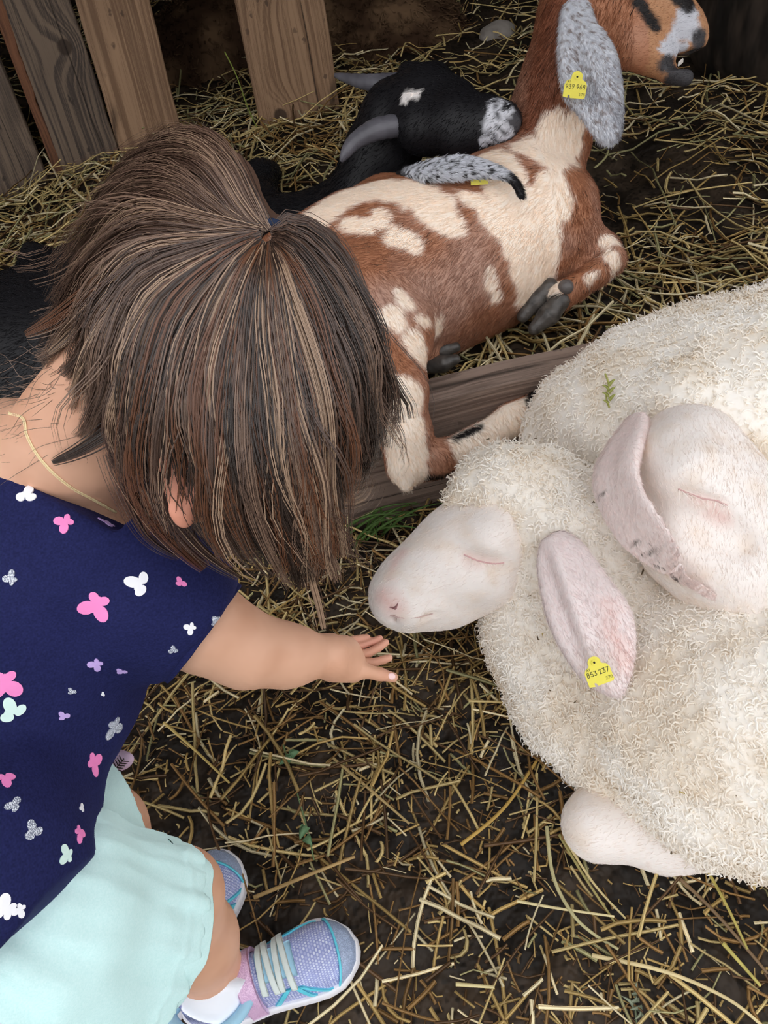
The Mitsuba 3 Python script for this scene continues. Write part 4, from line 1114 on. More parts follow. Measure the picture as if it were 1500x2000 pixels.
# ---- hair
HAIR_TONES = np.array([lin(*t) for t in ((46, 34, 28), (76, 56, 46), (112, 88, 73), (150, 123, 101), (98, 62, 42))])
mat('hair', VC, 0.36, 0.55)
mat('hair_under', rgb(84, 62, 51), 0.7, 0.2)
TIE = np.array((-0.0416, 0.4527, 0.7144))
GUIDES = [[(-0.0364, 0.4642, 0.7126), (-0.025, 0.4736, 0.7144), (-0.0055, 0.4733, 0.6966), (0.0072, 0.4639, 0.6613), (0.01, 0.4456, 0.6179), (0.0081, 0.4328, 0.5862), (0.0043, 0.4276, 0.5613)],
          [(-0.0388, 0.4562, 0.7148), (-0.0229, 0.4532, 0.7203), (-0.0031, 0.4396, 0.7039), (0.0093, 0.4203, 0.6691), (0.0128, 0.4024, 0.6261), (0.0104, 0.3986, 0.5957), (0.003, 0.4009, 0.5682)],
          [(-0.0394, 0.4525, 0.7155), (-0.0262, 0.4358, 0.718), (-0.0098, 0.4139, 0.6956), (-0.001, 0.3929, 0.6632), (0.0011, 0.3809, 0.6269), (-0.005, 0.3774, 0.5901), (-0.0167, 0.3847, 0.563)],
          [(-0.0402, 0.4507, 0.7153), (-0.031, 0.4202, 0.7134), (-0.0213, 0.3959, 0.6916), (-0.0174, 0.3734, 0.6619), (-0.0188, 0.3599, 0.6281), (-0.0276, 0.3542, 0.5894), (-0.0398, 0.3532, 0.5548)],
          [(-0.0409, 0.4489, 0.715), (-0.0368, 0.4128, 0.7121), (-0.0335, 0.3808, 0.69), (-0.0329, 0.3545, 0.661), (-0.0345, 0.3379, 0.6218), (-0.0391, 0.3296, 0.574), (-0.0443, 0.3262, 0.5413)],
          [(-0.0416, 0.449, 0.7151), (-0.0421, 0.4085, 0.7123), (-0.0448, 0.3744, 0.6897), (-0.0455, 0.3493, 0.6603), (-0.0452, 0.3325, 0.621), (-0.0477, 0.3232, 0.5682), (-0.0516, 0.3202, 0.5291)],
          [(-0.0422, 0.4491, 0.7152), (-0.0473, 0.4087, 0.7125), (-0.0554, 0.3728, 0.6895), (-0.0598, 0.3467, 0.658), (-0.0611, 0.3306, 0.6179), (-0.0604, 0.3224, 0.5674), (-0.0597, 0.3207, 0.5296)],
          [(-0.0428, 0.4491, 0.7152), (-0.0514, 0.4106, 0.7142), (-0.0657, 0.3749, 0.6901), (-0.0751, 0.3509, 0.6578), (-0.0784, 0.3356, 0.617), (-0.0752, 0.3288, 0.5733), (-0.068, 0.3292, 0.5373)],
          [(-0.0434, 0.4492, 0.7153), (-0.0558, 0.4144, 0.7149), (-0.0756, 0.381, 0.6915), (-0.089, 0.3581, 0.6588), (-0.0939, 0.3442, 0.6167), (-0.0933, 0.3395, 0.5761), (-0.0879, 0.3395, 0.5425)],
          [(-0.044, 0.4495, 0.7156), (-0.0601, 0.4199, 0.7158), (-0.0858, 0.391, 0.6938), (-0.103, 0.3699, 0.66), (-0.1127, 0.3585, 0.6161), (-0.1183, 0.3544, 0.5761), (-0.1168, 0.3527, 0.541)],
          [(-0.0446, 0.4498, 0.7159), (-0.0643, 0.4246, 0.7173), (-0.0954, 0.4025, 0.6988), (-0.1173, 0.385, 0.6669), (-0.135, 0.3766, 0.627), (-0.1449, 0.3722, 0.5854), (-0.1456, 0.3668, 0.5469)],
          [(-0.0451, 0.4502, 0.7162), (-0.0675, 0.43, 0.7182), (-0.1042, 0.4158, 0.7027), (-0.1298, 0.4034, 0.6713), (-0.1505, 0.3968, 0.6304), (-0.1603, 0.393, 0.5906), (-0.1618, 0.38, 0.5453)],
          [(-0.0453, 0.4507, 0.7166), (-0.0705, 0.4355, 0.7191), (-0.1131, 0.4292, 0.7067), (-0.1425, 0.4213, 0.6767), (-0.1644, 0.4182, 0.6376), (-0.1784, 0.42, 0.6015), (-0.1813, 0.4224, 0.5768)],
          [(-0.0455, 0.4512, 0.7171), (-0.073, 0.443, 0.7205), (-0.1204, 0.4459, 0.7123), (-0.1562, 0.4455, 0.6824), (-0.1831, 0.448, 0.6402), (-0.2032, 0.4577, 0.6085), (-0.2216, 0.4667, 0.5898)],
          [(-0.0455, 0.4526, 0.717), (-0.0742, 0.4495, 0.7223), (-0.1231, 0.4623, 0.7177), (-0.1635, 0.4686, 0.6924), (-0.1944, 0.4819, 0.6572), (-0.2178, 0.4919, 0.6326), (-0.2413, 0.501, 0.614)],
          [(-0.0455, 0.454, 0.7169), (-0.0726, 0.4557, 0.7238), (-0.1189, 0.4784, 0.7241), (-0.1573, 0.4902, 0.7051), (-0.1828, 0.5004, 0.6806), (-0.2038, 0.507, 0.6596), (-0.2276, 0.5116, 0.6436)],
          [(-0.0452, 0.4554, 0.7168), (-0.069, 0.4621, 0.7256), (-0.1072, 0.4898, 0.7317), (-0.1425, 0.5087, 0.7218), (-0.1708, 0.5203, 0.6986), (-0.1903, 0.5202, 0.6783), (-0.2069, 0.5217, 0.6595)],
          [(-0.0445, 0.4567, 0.7167), (-0.0621, 0.4655, 0.7273), (-0.0909, 0.497, 0.7422), (-0.125, 0.5244, 0.7359), (-0.1566, 0.5346, 0.7114), (-0.1793, 0.5373, 0.6869), (-0.1942, 0.5388, 0.6681)],
          [(-0.0439, 0.4581, 0.7165), (-0.0552, 0.469, 0.729), (-0.0724, 0.5024, 0.7497), (-0.1006, 0.532, 0.7495), (-0.1322, 0.5506, 0.7326), (-0.161, 0.5524, 0.7073), (-0.1802, 0.557, 0.6845)],
          [(-0.0429, 0.4594, 0.7164), (-0.0489, 0.4713, 0.7284), (-0.0603, 0.5023, 0.747), (-0.0825, 0.5362, 0.7533), (-0.1122, 0.5608, 0.7417), (-0.1441, 0.5717, 0.718), (-0.169, 0.5747, 0.6937)],
          [(-0.0419, 0.4607, 0.7162), (-0.0445, 0.4734, 0.7276), (-0.054, 0.5001, 0.7383), (-0.0707, 0.5365, 0.7468), (-0.0981, 0.5689, 0.7424), (-0.1282, 0.5853, 0.7235), (-0.1526, 0.589, 0.6999)]]
GUIDES = np.array(GUIDES)
VIEW = unit(HEAD_C - EYE)
cap = Form()
cap.ell(HEAD_C + .004 * VIEW, [.097, .083, .090], [FACE, SIDE, CROWN], k=.02)
for i in range(0, len(GUIDES), 1):
    g = GUIDES[i] + 0.034 * VIEW
    cap.chain(g[1:6], [.010, .012, .012, .010, .006], .01)
cv, cf = cap.mesh(0.005)
keep = np.ones(len(cf), bool)
put('person__hair', (cv, cf), 'hair_under', label='shoulder-length brown hair with lighter streaks, gathered in a tie on top')
rng = np.random.default_rng(81)
M_ = 16


def hair_set(nclump, per, g0, g1, depth, spread, tip_spread, seed, len_lo=0.82, wave=0.004, pinch=0.75, deep=0.0, pick=None):
    """Locks of strands between the guides: (strands, tone)."""
    r = np.random.default_rng(seed)
    out, tone = [], []
    for c in range(nclump):
        g = g0 + (g1 - g0) * r.random()
        i = min(int(g), len(GUIDES) - 2)
        t = g - i
        pts = GUIDES[i] * (1 - t) + GUIDES[i + 1] * t
        dense = spline(pts, 80)
        run = np.concatenate([[0], np.cumsum(np.linalg.norm(np.diff(dense, axis=0), axis=1))])
        tl = len_lo + (1.04 - len_lo) * r.random()
        s = np.linspace(0, 1, M_)
        path = np.stack([np.interp(s * min(tl, 1) * run[-1], run, dense[:, a]) for a in range(3)], -1)
        tang = unit(np.gradient(path, axis=0))
        side = unit(np.cross(tang, VIEW))
        dl = deep + (depth - deep) * r.random() ** 1.3
        path = path + VIEW * dl * np.minimum(1, s * 4)[:, None]
        ph, fr = r.random() * 6.28, 1.0 + 1.5 * r.random()
        path = path + side * (wave * np.sin(ph + fr * 6.28 * s) * s)[:, None] + side * (tip_spread * r.normal() * s ** 2)[:, None]
        k = int(per * (0.5 + r.random()))
        a, b = r.normal(size=(k, 1)), r.normal(size=(k, 1))
        w = spread * (0.25 + 0.75 * np.sin(np.pi * np.clip(s * 0.9 + 0.08, 0, 1)) ** 0.7) * (1 - pinch * s ** 3)
        fz = 0.0007 * r.normal(size=(k, 2))
        q = path[None] + side[None] * (a * w[None])[..., None] + VIEW * (b * w[None] * 0.6)[..., None]
        q = q + side[None] * (fz[:, :1] * s[None] ** 2 * 3)[..., None] + VIEW * (fz[:, 1:] * s[None] ** 2 * 3)[..., None]
        out.append(q)
        # sky sheen painted in as ash-brown crown and back; front locks dark, auburn
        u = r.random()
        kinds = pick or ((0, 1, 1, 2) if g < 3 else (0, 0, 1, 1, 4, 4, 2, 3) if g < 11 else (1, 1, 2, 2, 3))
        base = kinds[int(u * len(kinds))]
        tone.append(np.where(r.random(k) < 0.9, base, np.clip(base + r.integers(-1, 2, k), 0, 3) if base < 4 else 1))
    return np.concatenate(out), np.concatenate(tone)


sets = [hair_set(160, 18, 0.0, 20.0, 0.026, 0.0042, 0.006, 1, deep=0.010, pick=(0, 0, 0, 1)), hair_set(310, 23, 0.0, 20.0, 0.010, 0.0034, 0.007, 2),  # first set: dark under-locks, painting the shade in gaps between locks
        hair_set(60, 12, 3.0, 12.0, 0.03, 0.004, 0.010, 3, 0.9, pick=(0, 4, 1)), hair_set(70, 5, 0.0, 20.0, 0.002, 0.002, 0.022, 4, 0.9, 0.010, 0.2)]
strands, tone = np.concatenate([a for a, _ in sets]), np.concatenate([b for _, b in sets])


def lock(pts, n, w, tn, seed, fan=0.3):
    r = np.random.default_rng(seed)
    path = spline(np.array(pts), M_)
    s = np.linspace(0, 1, M_)
    side = unit(np.cross(unit(np.gradient(path, axis=0)), VIEW))
    a, b = r.normal(size=(n, 1)), r.normal(size=(n, 1))
    ww = w * (1 - (1 - fan) * s ** 2)
    q = path[None] + side[None] * (a * ww)[..., None] + VIEW * (b * ww * 0.5)[..., None]
    L = 0.75 + 0.3 * r.random(n)
    q = q[:, :1] + (q - q[:, :1]) * 1.0
    return q, np.where(r.random(n) < 0.7, tn, r.integers(0, 4, n))


extra = [lock([(-0.155, 0.4244, 0.6257), (-0.18, 0.427, 0.6079), (-0.2073, 0.432, 0.5922), (-0.2366, 0.4414, 0.5777)], 70, .0035, 0, 1), lock([(-0.056, 0.3268, 0.5714), (-0.0567, 0.324, 0.542), (-0.0566, 0.3199, 0.5114), (-0.0576, 0.3153, 0.487)], 26, .0022, 3, 2, 0.8),
         lock([(-0.1519, 0.4607, 0.6987), (-0.1808, 0.4763, 0.6791), (-0.2113, 0.4924, 0.66), (-0.235, 0.5027, 0.6491)], 60, .003, 4, 3), lock([(-0.1443, 0.4676, 0.7116), (-0.1627, 0.4703, 0.6872), (-0.1926, 0.4774, 0.66), (-0.2188, 0.4866, 0.6413)], 40, .0022, 3, 4),
         lock([(-0.1742, 0.4185, 0.5867), (-0.1657, 0.4015, 0.5646), (-0.1552, 0.3838, 0.542), (-0.1382, 0.368, 0.5143)], 130, .008, 4, 5), lock([(-0.1799, 0.4285, 0.589), (-0.1768, 0.4092, 0.5648), (-0.1695, 0.3889, 0.5399), (-0.1548, 0.3804, 0.5188)], 110, .007, 1, 6),
         lock([(-0.1504, 0.401, 0.5979), (-0.1447, 0.383, 0.5682), (-0.1308, 0.3658, 0.5393), (-0.112, 0.3572, 0.5114)], 110, .006, 1, 7), lock([(-0.0315, 0.3782, 0.5908), (-0.0262, 0.3908, 0.5618), (-0.0193, 0.4017, 0.538), (-0.0118, 0.4287, 0.5286)], 60, .010, 3, 8, 1.0),
         lock([(-0.0666, 0.3372, 0.5673), (-0.0606, 0.3355, 0.5456), (-0.0523, 0.341, 0.5304), (-0.0388, 0.3629, 0.5232)], 30, .005, 3, 9, 1.0), lock([(-0.1194, 0.3804, 0.6197), (-0.1261, 0.3715, 0.5915), (-0.1242, 0.3603, 0.5612), (-0.1177, 0.3585, 0.5327)], 60, .005, 0, 10)]
strands = np.concatenate([strands] + [a for a, _ in extra])
tone = np.concatenate([tone] + [b for _, b in extra])
EO = np.array((-0.1318, 0.3715, 0.5955))
rel = strands - EO
flat = rel - (rel @ VIEW)[..., None] * VIEW
near = np.linalg.norm(flat, axis=-1).min(1) < 0.0115          # hair is tucked apart over the ear
stay = ~near | (np.random.default_rng(12).random(len(strands)) < 0.22)
strands, tone = strands[stay], tone[stay]
# fine loose hair at the nape
r = np.random.default_rng(9)
n = 280
a0 = np.array((-0.2079, 0.493, 0.6201)) + (np.array((-0.2227, 0.4729, 0.5684)) - np.array((-0.2079, 0.493, 0.6201))) * r.random((n, 1)) + 0.012 * r.normal(size=(n, 3))
dn = unit(np.array((-0.2864, 0.4992, 0.5652)) - np.array((-0.2144, 0.4775, 0.5994)))
s = np.linspace(0, 1, M_)
nape = a0[:, None] + dn * (0.055 * (0.4 + 0.9 * r.random((n, 1))) * s[None])[..., None] + 0.015 * r.normal(size=(n, 1, 3)) * (s[None] ** 1.5)[..., None] + 0.003 * r.normal(size=(n, 1, 3)) * np.sin(5 * s)[None, :, None]
HR = np.interp(np.linspace(0, 1, 16), [0, .1, .65, .85, 1], [.8, 1, 1, .75, .3])
out = unit(strands - (HEAD_C + 0.05 * VIEW))
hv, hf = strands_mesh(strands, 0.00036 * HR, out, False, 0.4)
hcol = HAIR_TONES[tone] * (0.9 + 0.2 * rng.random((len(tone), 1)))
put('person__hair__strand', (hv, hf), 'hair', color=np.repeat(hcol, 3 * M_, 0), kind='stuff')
hv, hf = strands_mesh(nape, 0.0002 * HR, np.tile(-VIEW, (len(nape), 1)), False)
put('person__hair__wisp', (hv, hf), 'hair', color=np.tile(HAIR_TONES[2], (len(hv), 1)), kind='stuff')
tvv, tff = tube(np.array([TIE + 0.012 * (math.cos(a) * unit(np.cross(VIEW, FACE)) + math.sin(a) * unit(np.cross(VIEW, unit(np.cross(VIEW, FACE))) + 0.5 * VIEW)) for a in np.linspace(0, 2 * math.pi, 25)]) + VIEW * 0.004, 0.0035, 8)
mat('tie', rgb(34, 44, 66), 0.8, 0.2)
put('person__hair_tie', (tvv, tff), 'tie', label='dark blue elastic hair tie')

# ---- shirt
sh = Form()
sh.chain([(-0.2637, 0.4574, 0.4535), (-0.3222, 0.4623, 0.4377), (-0.3415, 0.3768, 0.4012)], [.100, .11, .112], .03)
sh.chain([(-0.2241, 0.4281, 0.4541), (-0.2048, 0.4062, 0.4411)], [.075, .062], .03)
sh.chain([(-0.3557, 0.3568, 0.3495), (-0.3422, 0.2773, 0.3923), (-0.3393, 0.2102, 0.4126)], [.074, .080, .095], .012)
sh.chain([(-0.326, 0.3685, 0.3398), (-0.3233, 0.318, 0.3482), (-0.3036, 0.247, 0.3919), (-0.3022, 0.1984, 0.4087)], [.050, .042, .037, .044], .012)
sh.cone((-0.3169, 0.3205, 0.3504), (-0.3035, 0.2644, 0.3537), .038, .030, .015)
sh.chain([(-0.2038, 0.4065, 0.4441), (-0.1666, 0.381, 0.4117)], [.058, .0475], .025)
SL, SD = np.array((-0.1705, 0.3838, 0.4151)), unit(np.array((-0.1666, 0.381, 0.4117)) - np.array((-0.2038, 0.4065, 0.4441)))
sh.cut(SL, SD, .09, .003)
HEM_A, HEM_B = np.array((-0.2506, 0.2127, 0.4014)), np.array((-0.3052, 0.1469, 0.4095))
HEM_N = unit(np.cross(HEM_B - HEM_A, unit((HEM_A + HEM_B) / 2 - EYE)))
HEM_N = HEM_N * np.sign(HEM_N @ (np.array((-0.2419, 0.1442, 0.3801)) - HEM_A))
sh.cut((HEM_A + HEM_B) / 2, unit(HEM_N + 0.15 * unit(EYE - HEM_A)), .25, .003)
NK = np.array((-0.2617, 0.4616, 0.5314))
sh.cut(NK, np.array((-0.234, 0.4883, 0.5553)) - NK, .080, .004)


def folds(p):
    u = p @ unit(np.array([0.55, 0.2, 0.8]))
    w = p @ unit(np.array([0.8, -0.3, -0.5]))
    return 0.013 * (meshkit.fbm(np.stack([u * 20, w * 6, p[..., 1] * 8], -1), 3, seed=44) - 0.5) + 0.004 * (meshkit.noise(p * 26, 45) - 0.5)


sh.warp = folds
tv_, tf_ = sh.mesh(0.004)


def knit(p, n, uv):
    return noise(p.x * 1500, p.y * 1500, p.z * 1500)


def band(c, n, r, w, thick, wave, seed):
    """A hem: a band of cloth round the axis n at c."""
    a = np.linspace(0, 2 * np.pi, 97)[:-1]
    x = unit(np.cross(n, [0.3, 0.1, 1.0]))
    y = np.cross(n, x)
    wob = wave * (meshkit.noise(np.stack([np.cos(a) * 3, np.sin(a) * 3, a * 0 + seed], -1)) - 0.5)
    prof = [(-w, 0), (-w * .96, thick * .6), (-w * .5, thick), (-w * .05, thick), (0, thick * .5), (0, -thick), (-w * .5, -thick * 1.2)]
    v = np.array([c + (n[None] * (s + 0.8 * wob)[:, None]) + (r + wob + o)[:, None] * (np.cos(a)[:, None] * x + np.sin(a)[:, None] * y) for s, o in prof])
    k, m = len(prof), len(a)
    v = v.reshape(-1, 3)
    f = []
    for i in range(k):
        for j in range(m):
            i2, j2 = (i + 1) % k, (j + 1) % m
            f += [[i * m + j, i * m + j2, i2 * m + j2], [i * m + j, i2 * m + j2, i2 * m + j]]
    return v, np.array(f)


def navy(p, n, uv):
    a = noise(p.x * 900, p.y * 900, p.z * 900)
    return mix(col(24, 27, 66), col(34, 38, 84), a)


mat('navy_knit', proc(navy), 0.85, 0.15, bump=knit, bscale=0.0003, sheen=0.3)
put('person__shirt', (tv_, tf_), 'navy_knit', label='navy T-shirt printed with pink, white, lilac and glitter butterflies')


put('person__shirt__sleeve_hem', band(SL + SD * .004, SD, .0490, .020, .0016, .002, 3), 'navy_knit')


def glitter(c, amount):
    def fn(p, n, uv):
        x, y, z = p.x * 1800, p.y * 1800, p.z * 1800
        return mix(col(*c), col(*amount), smoothstep(0.45, 0.8, mikit.cell_rand(x, y, z)))
    return fn


mat('print_pink', rgb(240, 136, 196), 0.6, 0.3)
mat('print_white', rgb(240, 240, 244), 0.6, 0.3)
mat('print_lilac', rgb(190, 164, 222), 0.6, 0.3)
mat('print_mint', rgb(214, 240, 232), 0.6, 0.3)
mat('print_silver', proc(glitter((110, 116, 134), (232, 236, 244))), 0.3, 0.7)


def butterfly(w, kind):
    lobes = [((.25, .20), .30, .23, 40), ((.16, -.22), .19, .15, -35), ((-.25, .20), .30, .23, -40), ((-.16, -.22), .19, .15, 35), ((0, -.02), .10, .30, 0)]
    if kind == 1:
        lobes = [((.20, .16), .30, .20, 40), ((.10, -.22), .22, .16, -30), ((-.22, .12), .17, .22, 10), ((0, 0), .09, .28, 15)]
    if kind == 2:
        lobes = [((.10, .22), .16, .26, -20), ((.12, -.16), .16, .2, 10), ((-.12, .10), .12, .2, 20)]
    gs = []
    for c, a, b, rot in lobes:
        e = shapely.affinity.scale(shapely.Point(0, 0).buffer(1, 10), a, b)
        gs.append(shapely.affinity.translate(shapely.affinity.rotate(e, rot, origin=(0, 0)), *c))
    g = shapely.unary_union(gs).buffer(-.012).buffer(.012)
    return shapely.affinity.scale(max(getattr(g, 'geoms', [g]), key=lambda q: q.area), w, w, origin=(0, 0))


def decal(form, o, w, rot, kind, lift=0.0004):
    """A thin butterfly print laid on the surface of a form."""
    n = form.normal(np.array(o)[None])[0]
    x = unit(np.cross([0.3, 0.2, 1.0], n))
    y = np.cross(n, x)
    c, s = math.cos(rot), math.sin(rot)
    x, y = c * x + s * y, -s * x + c * y
    g = butterfly(w, kind)
    ring = np.array(g.exterior.coords)[:-1]
    b = g.bounds
    gx, gy = np.meshgrid(np.arange(b[0], b[2], w / 14), np.arange(b[1], b[3], w / 14))
    q = np.stack([gx.ravel(), gy.ravel()], 1)
    q = q[shapely.contains_xy(g.buffer(-w * 0.03), q[:, 0], q[:, 1])]
    P = np.vstack([ring, q])
    t = Delaunay(P).simplices
    t = t[shapely.contains_xy(g, P[t].mean(1)[:, 0], P[t].mean(1)[:, 1])]
    W = np.asarray(o) + P[:, :1] * x + P[:, 1:] * y
    top, bot = form.snap(W, lift + 0.0003), form.snap(W, -0.001)
    cr = np.cross(top[t[:, 1]] - top[t[:, 0]], top[t[:, 2]] - top[t[:, 0]]) @ n
    t[cr < 0] = t[cr < 0][:, ::-1]
    m, k = len(P), len(ring)
    i = np.arange(k)
    j = (i + 1) % k
    return np.vstack([top, bot]), np.vstack([t, np.stack([i, j + m, j], 1), np.stack([i, i + m, j + m], 1)])


PRINTS = list(zip([(-0.2673, 0.438, 0.553), (-0.2916, 0.4681, 0.556), (-0.2374, 0.4114, 0.5439), (-0.2159, 0.4263, 0.52), (-0.2808, 0.3806, 0.5264), (-0.192, 0.3741, 0.5025), (-0.1649, 0.3783, 0.489), (-0.2251, 0.3628, 0.5001), (-0.1634, 0.3523, 0.4655), (-0.1467, 0.3613, 0.457), (-0.1801, 0.3419, 0.4547), (-0.2394, 0.3399, 0.4573), (-0.2254, 0.3396, 0.4411), (-0.2924, 0.3173, 0.4857), (-0.2578, 0.3213, 0.453), (-0.2918, 0.303, 0.4694), (-0.2436, 0.3283, 0.4309), (-0.2651, 0.3063, 0.4447), (-0.2454, 0.3169, 0.3985), (-0.2588, 0.2889, 0.3983), (-0.2806, 0.2462, 0.4801), (-0.2704, 0.2267, 0.4791), (-0.2614, 0.2119, 0.467), (-0.2472, 0.2211, 0.4311), (-0.2494, 0.2036, 0.4408), (-0.2516, 0.2425, 0.4231), (-0.2824, 0.1942, 0.374), (-0.2717, 0.1674, 0.4655), (-0.2663, 0.1678, 0.4582), (-0.2995, 0.1615, 0.4029)],
    (.022, .016, .017, .016, .013, .025, .014, .027, .011, .012, .010, .013, .013, .026, .010, .024, .006, .013, .021, .021, .018, .017, .017, .014, .014, .011, .018, .017, .010, .011),
    'wpplswppwssllpsmwlsppsspmwswws', (1.2, 0, 2.5, 0.2, 1.0, 2.2, 0.4, 2.8, 2.0, 1.2, 0.9, 2.4, 1.0, 3.0, 0.6, 1.1, 0, 0.8, 2.9, 3.3, 2.2, 1.0, 0.2, 2.6, 0.4, 1.0, 1.1, 0.4, 2.0, 1.0),
    (1, 0, 0, 0, 0, 1, 2, 0, 0, 1, 1, 0, 2, 0, 2, 1, 2, 2, 0, 0, 1, 2, 1, 0, 0, 2, 1, 0, 0, 1)))
COLOR = dict(w='print_white', p='print_pink', l='print_lilac', s='print_silver', m='print_mint')
for o, w, c, rot, kind in PRINTS:
    put('person__shirt__butterfly_print', decal(sh, sh.snap(np.array(o)[None])[0], w * 0.86, rot, kind), COLOR[c], smooth=35)

# necklace: small flat links round the neck
NECK = [(-0.273, 0.4931, 0.5903), (-0.2551, 0.4726, 0.5986), (-0.2536, 0.4616, 0.5915), (-0.2488, 0.4506, 0.5809), (-0.2419, 0.4432, 0.5674), (-0.234, 0.441, 0.5501), (-0.2262, 0.446, 0.5291), (-0.2177, 0.4511, 0.5064)]
c = spline(np.array(NECK), 120)
ms = []
for i in range(len(c) - 1):
    t = unit(c[i + 1] - c[i])
    x = unit(np.cross(t, EYE - c[i]))
    nn = np.cross(x, t)
    rot = (1 if i % 2 else -1) * 0.5
    b = np.cos(rot) * x + np.sin(rot) * nn
    q = np.array([c[i] + 0.0012 * (math.cos(a) * t * 1.15 + math.sin(a) * b * 0.8) + nn * 0.0009 for a in np.linspace(0, 2 * math.pi, 9)])
    ms.append(tube(q, 0.00036, 5, cap=False))
mat('gold', rgb(240, 222, 176), 0.35, 0.8)
put('person__necklace', cat_meshes(ms), 'gold', label='thin gold chain round the neck', kind='stuff')

# ---- shorts
so = Form()
so.chain([(-0.3351, 0.184, 0.3352), (-0.3306, 0.155, 0.2822), (-0.3789, 0.1314, 0.2878)], [.105, .09, .11], .04)
so.chain([(-0.3077, 0.1963, 0.3396), (-0.2613, 0.2033, 0.2719), (-0.2415, 0.2042, 0.2255)], [.080, .064, .062], .03)
so.chain([(-0.3379, 0.2424, 0.3272), (-0.3295, 0.2802, 0.294), (-0.3137, 0.3029, 0.2701)], [.062, .060, .058], .02)
HC, HN = np.array((-0.2576, 0.2037, 0.2628)), unit(np.array((-0.2415, 0.2042, 0.2255)) - np.array((-0.2613, 0.2033, 0.2719)))
so.cut(HC, HN, .115, .002)
HC2, HN2 = np.array((-0.3153, 0.3019, 0.2799)), unit(np.array((-0.3119, 0.3052, 0.2694)) - np.array((-0.3232, 0.2782, 0.3057)))
so.cut(HC2, HN2, .085, .002)


def gathers(p):
    """Gathers running from the waist along the thigh."""
    rel = p - HC
    a = np.arctan2(rel @ unit(np.cross(HN, [0, 0, 1])), rel @ np.cross(HN, unit(np.cross(HN, [0, 0, 1]))))
    s = rel @ HN
    g = meshkit.fbm(np.stack([np.cos(a) * 5.5, np.sin(a) * 5.5, s * 6], -1), 3, seed=51)
    return 0.013 * (g - 0.5) + 0.004 * (meshkit.noise(p * 40, 52) - 0.5) - 0.0012 * (np.abs(s + 0.022) < 0.0022)


so.warp = gathers
ov, of = so.mesh(0.0036)


def mint(p, n, uv):
    a = noise(p.x * 1200, p.y * 1200, p.z * 1200)
    return mix(col(196, 232, 230), col(210, 240, 238), a)


mat('mint_cotton', proc(mint), 0.9, 0.1, bump=knit, bscale=0.0002)
put('person__shorts__hem', band(HC + HN * .008, HN, .0665, .032, .0018, .006, 7), 'mint_cotton')
put('person__shorts', (ov, of), 'mint_cotton', label='pale mint gathered cotton shorts')

# ---- shoes
def sequins(p, n, uv):
    u, v = uv.x * 62, uv.y * 40
    v = v + 0.5 * (dr.floor(u) - 2 * dr.floor(u / 2))
    fu, fv = u - dr.floor(u) - 0.5, v - dr.floor(v) - 0.5
    dot = smoothstep(0.42, 0.30, dr.sqrt(fu * fu + fv * fv))
    lit = mikit.cell_rand(dr.floor(u), dr.floor(v), 3.0)
    return mix(mix(col(128, 136, 186), col(150, 160, 210), noise(p.x * 300, p.y * 300, p.z * 300)), col(214, 220, 236), dot * (0.25 + 0.75 * lit))


mat('shoe_mesh', proc(sequins), 0.35, 0.5)
mat('shoe_white', rgb(226, 226, 232), 0.5, 0.4)
mat('shoe_teal', rgb(96, 200, 220), 0.3, 0.6)
mat('shoe_strap', proc(glitter((188, 146, 186), (236, 206, 230))), 0.35, 0.6)
mat('shoe_toe', proc(glitter((126, 142, 172), (176, 190, 214))), 0.35, 0.6)
mat('shoe_lace', rgb(206, 216, 212), 0.8, 0.2)
mat('shoe_lining', rgb(158, 200, 222), 0.7, 0.2)
mat('sock', rgb(236, 240, 248), 0.9, 0.1)
mat('pink_tab', proc(glitter((222, 128, 192), (246, 190, 226))), 0.5, 0.4)
SHOE_X = np.array([0, .04, .10, .20, .32, .45, .58, .70, .80, .88, .94, .98, 1.0])
SHOE_W = np.array([.004, .40, .56, .66, .68, .70, .80, .90, .93, .85, .66, .40, .004])
SHOE_H = np.array([.30, .95, 1.0, 1.0, .98, .90, .76, .64, .56, .48, .40, .32, .2])


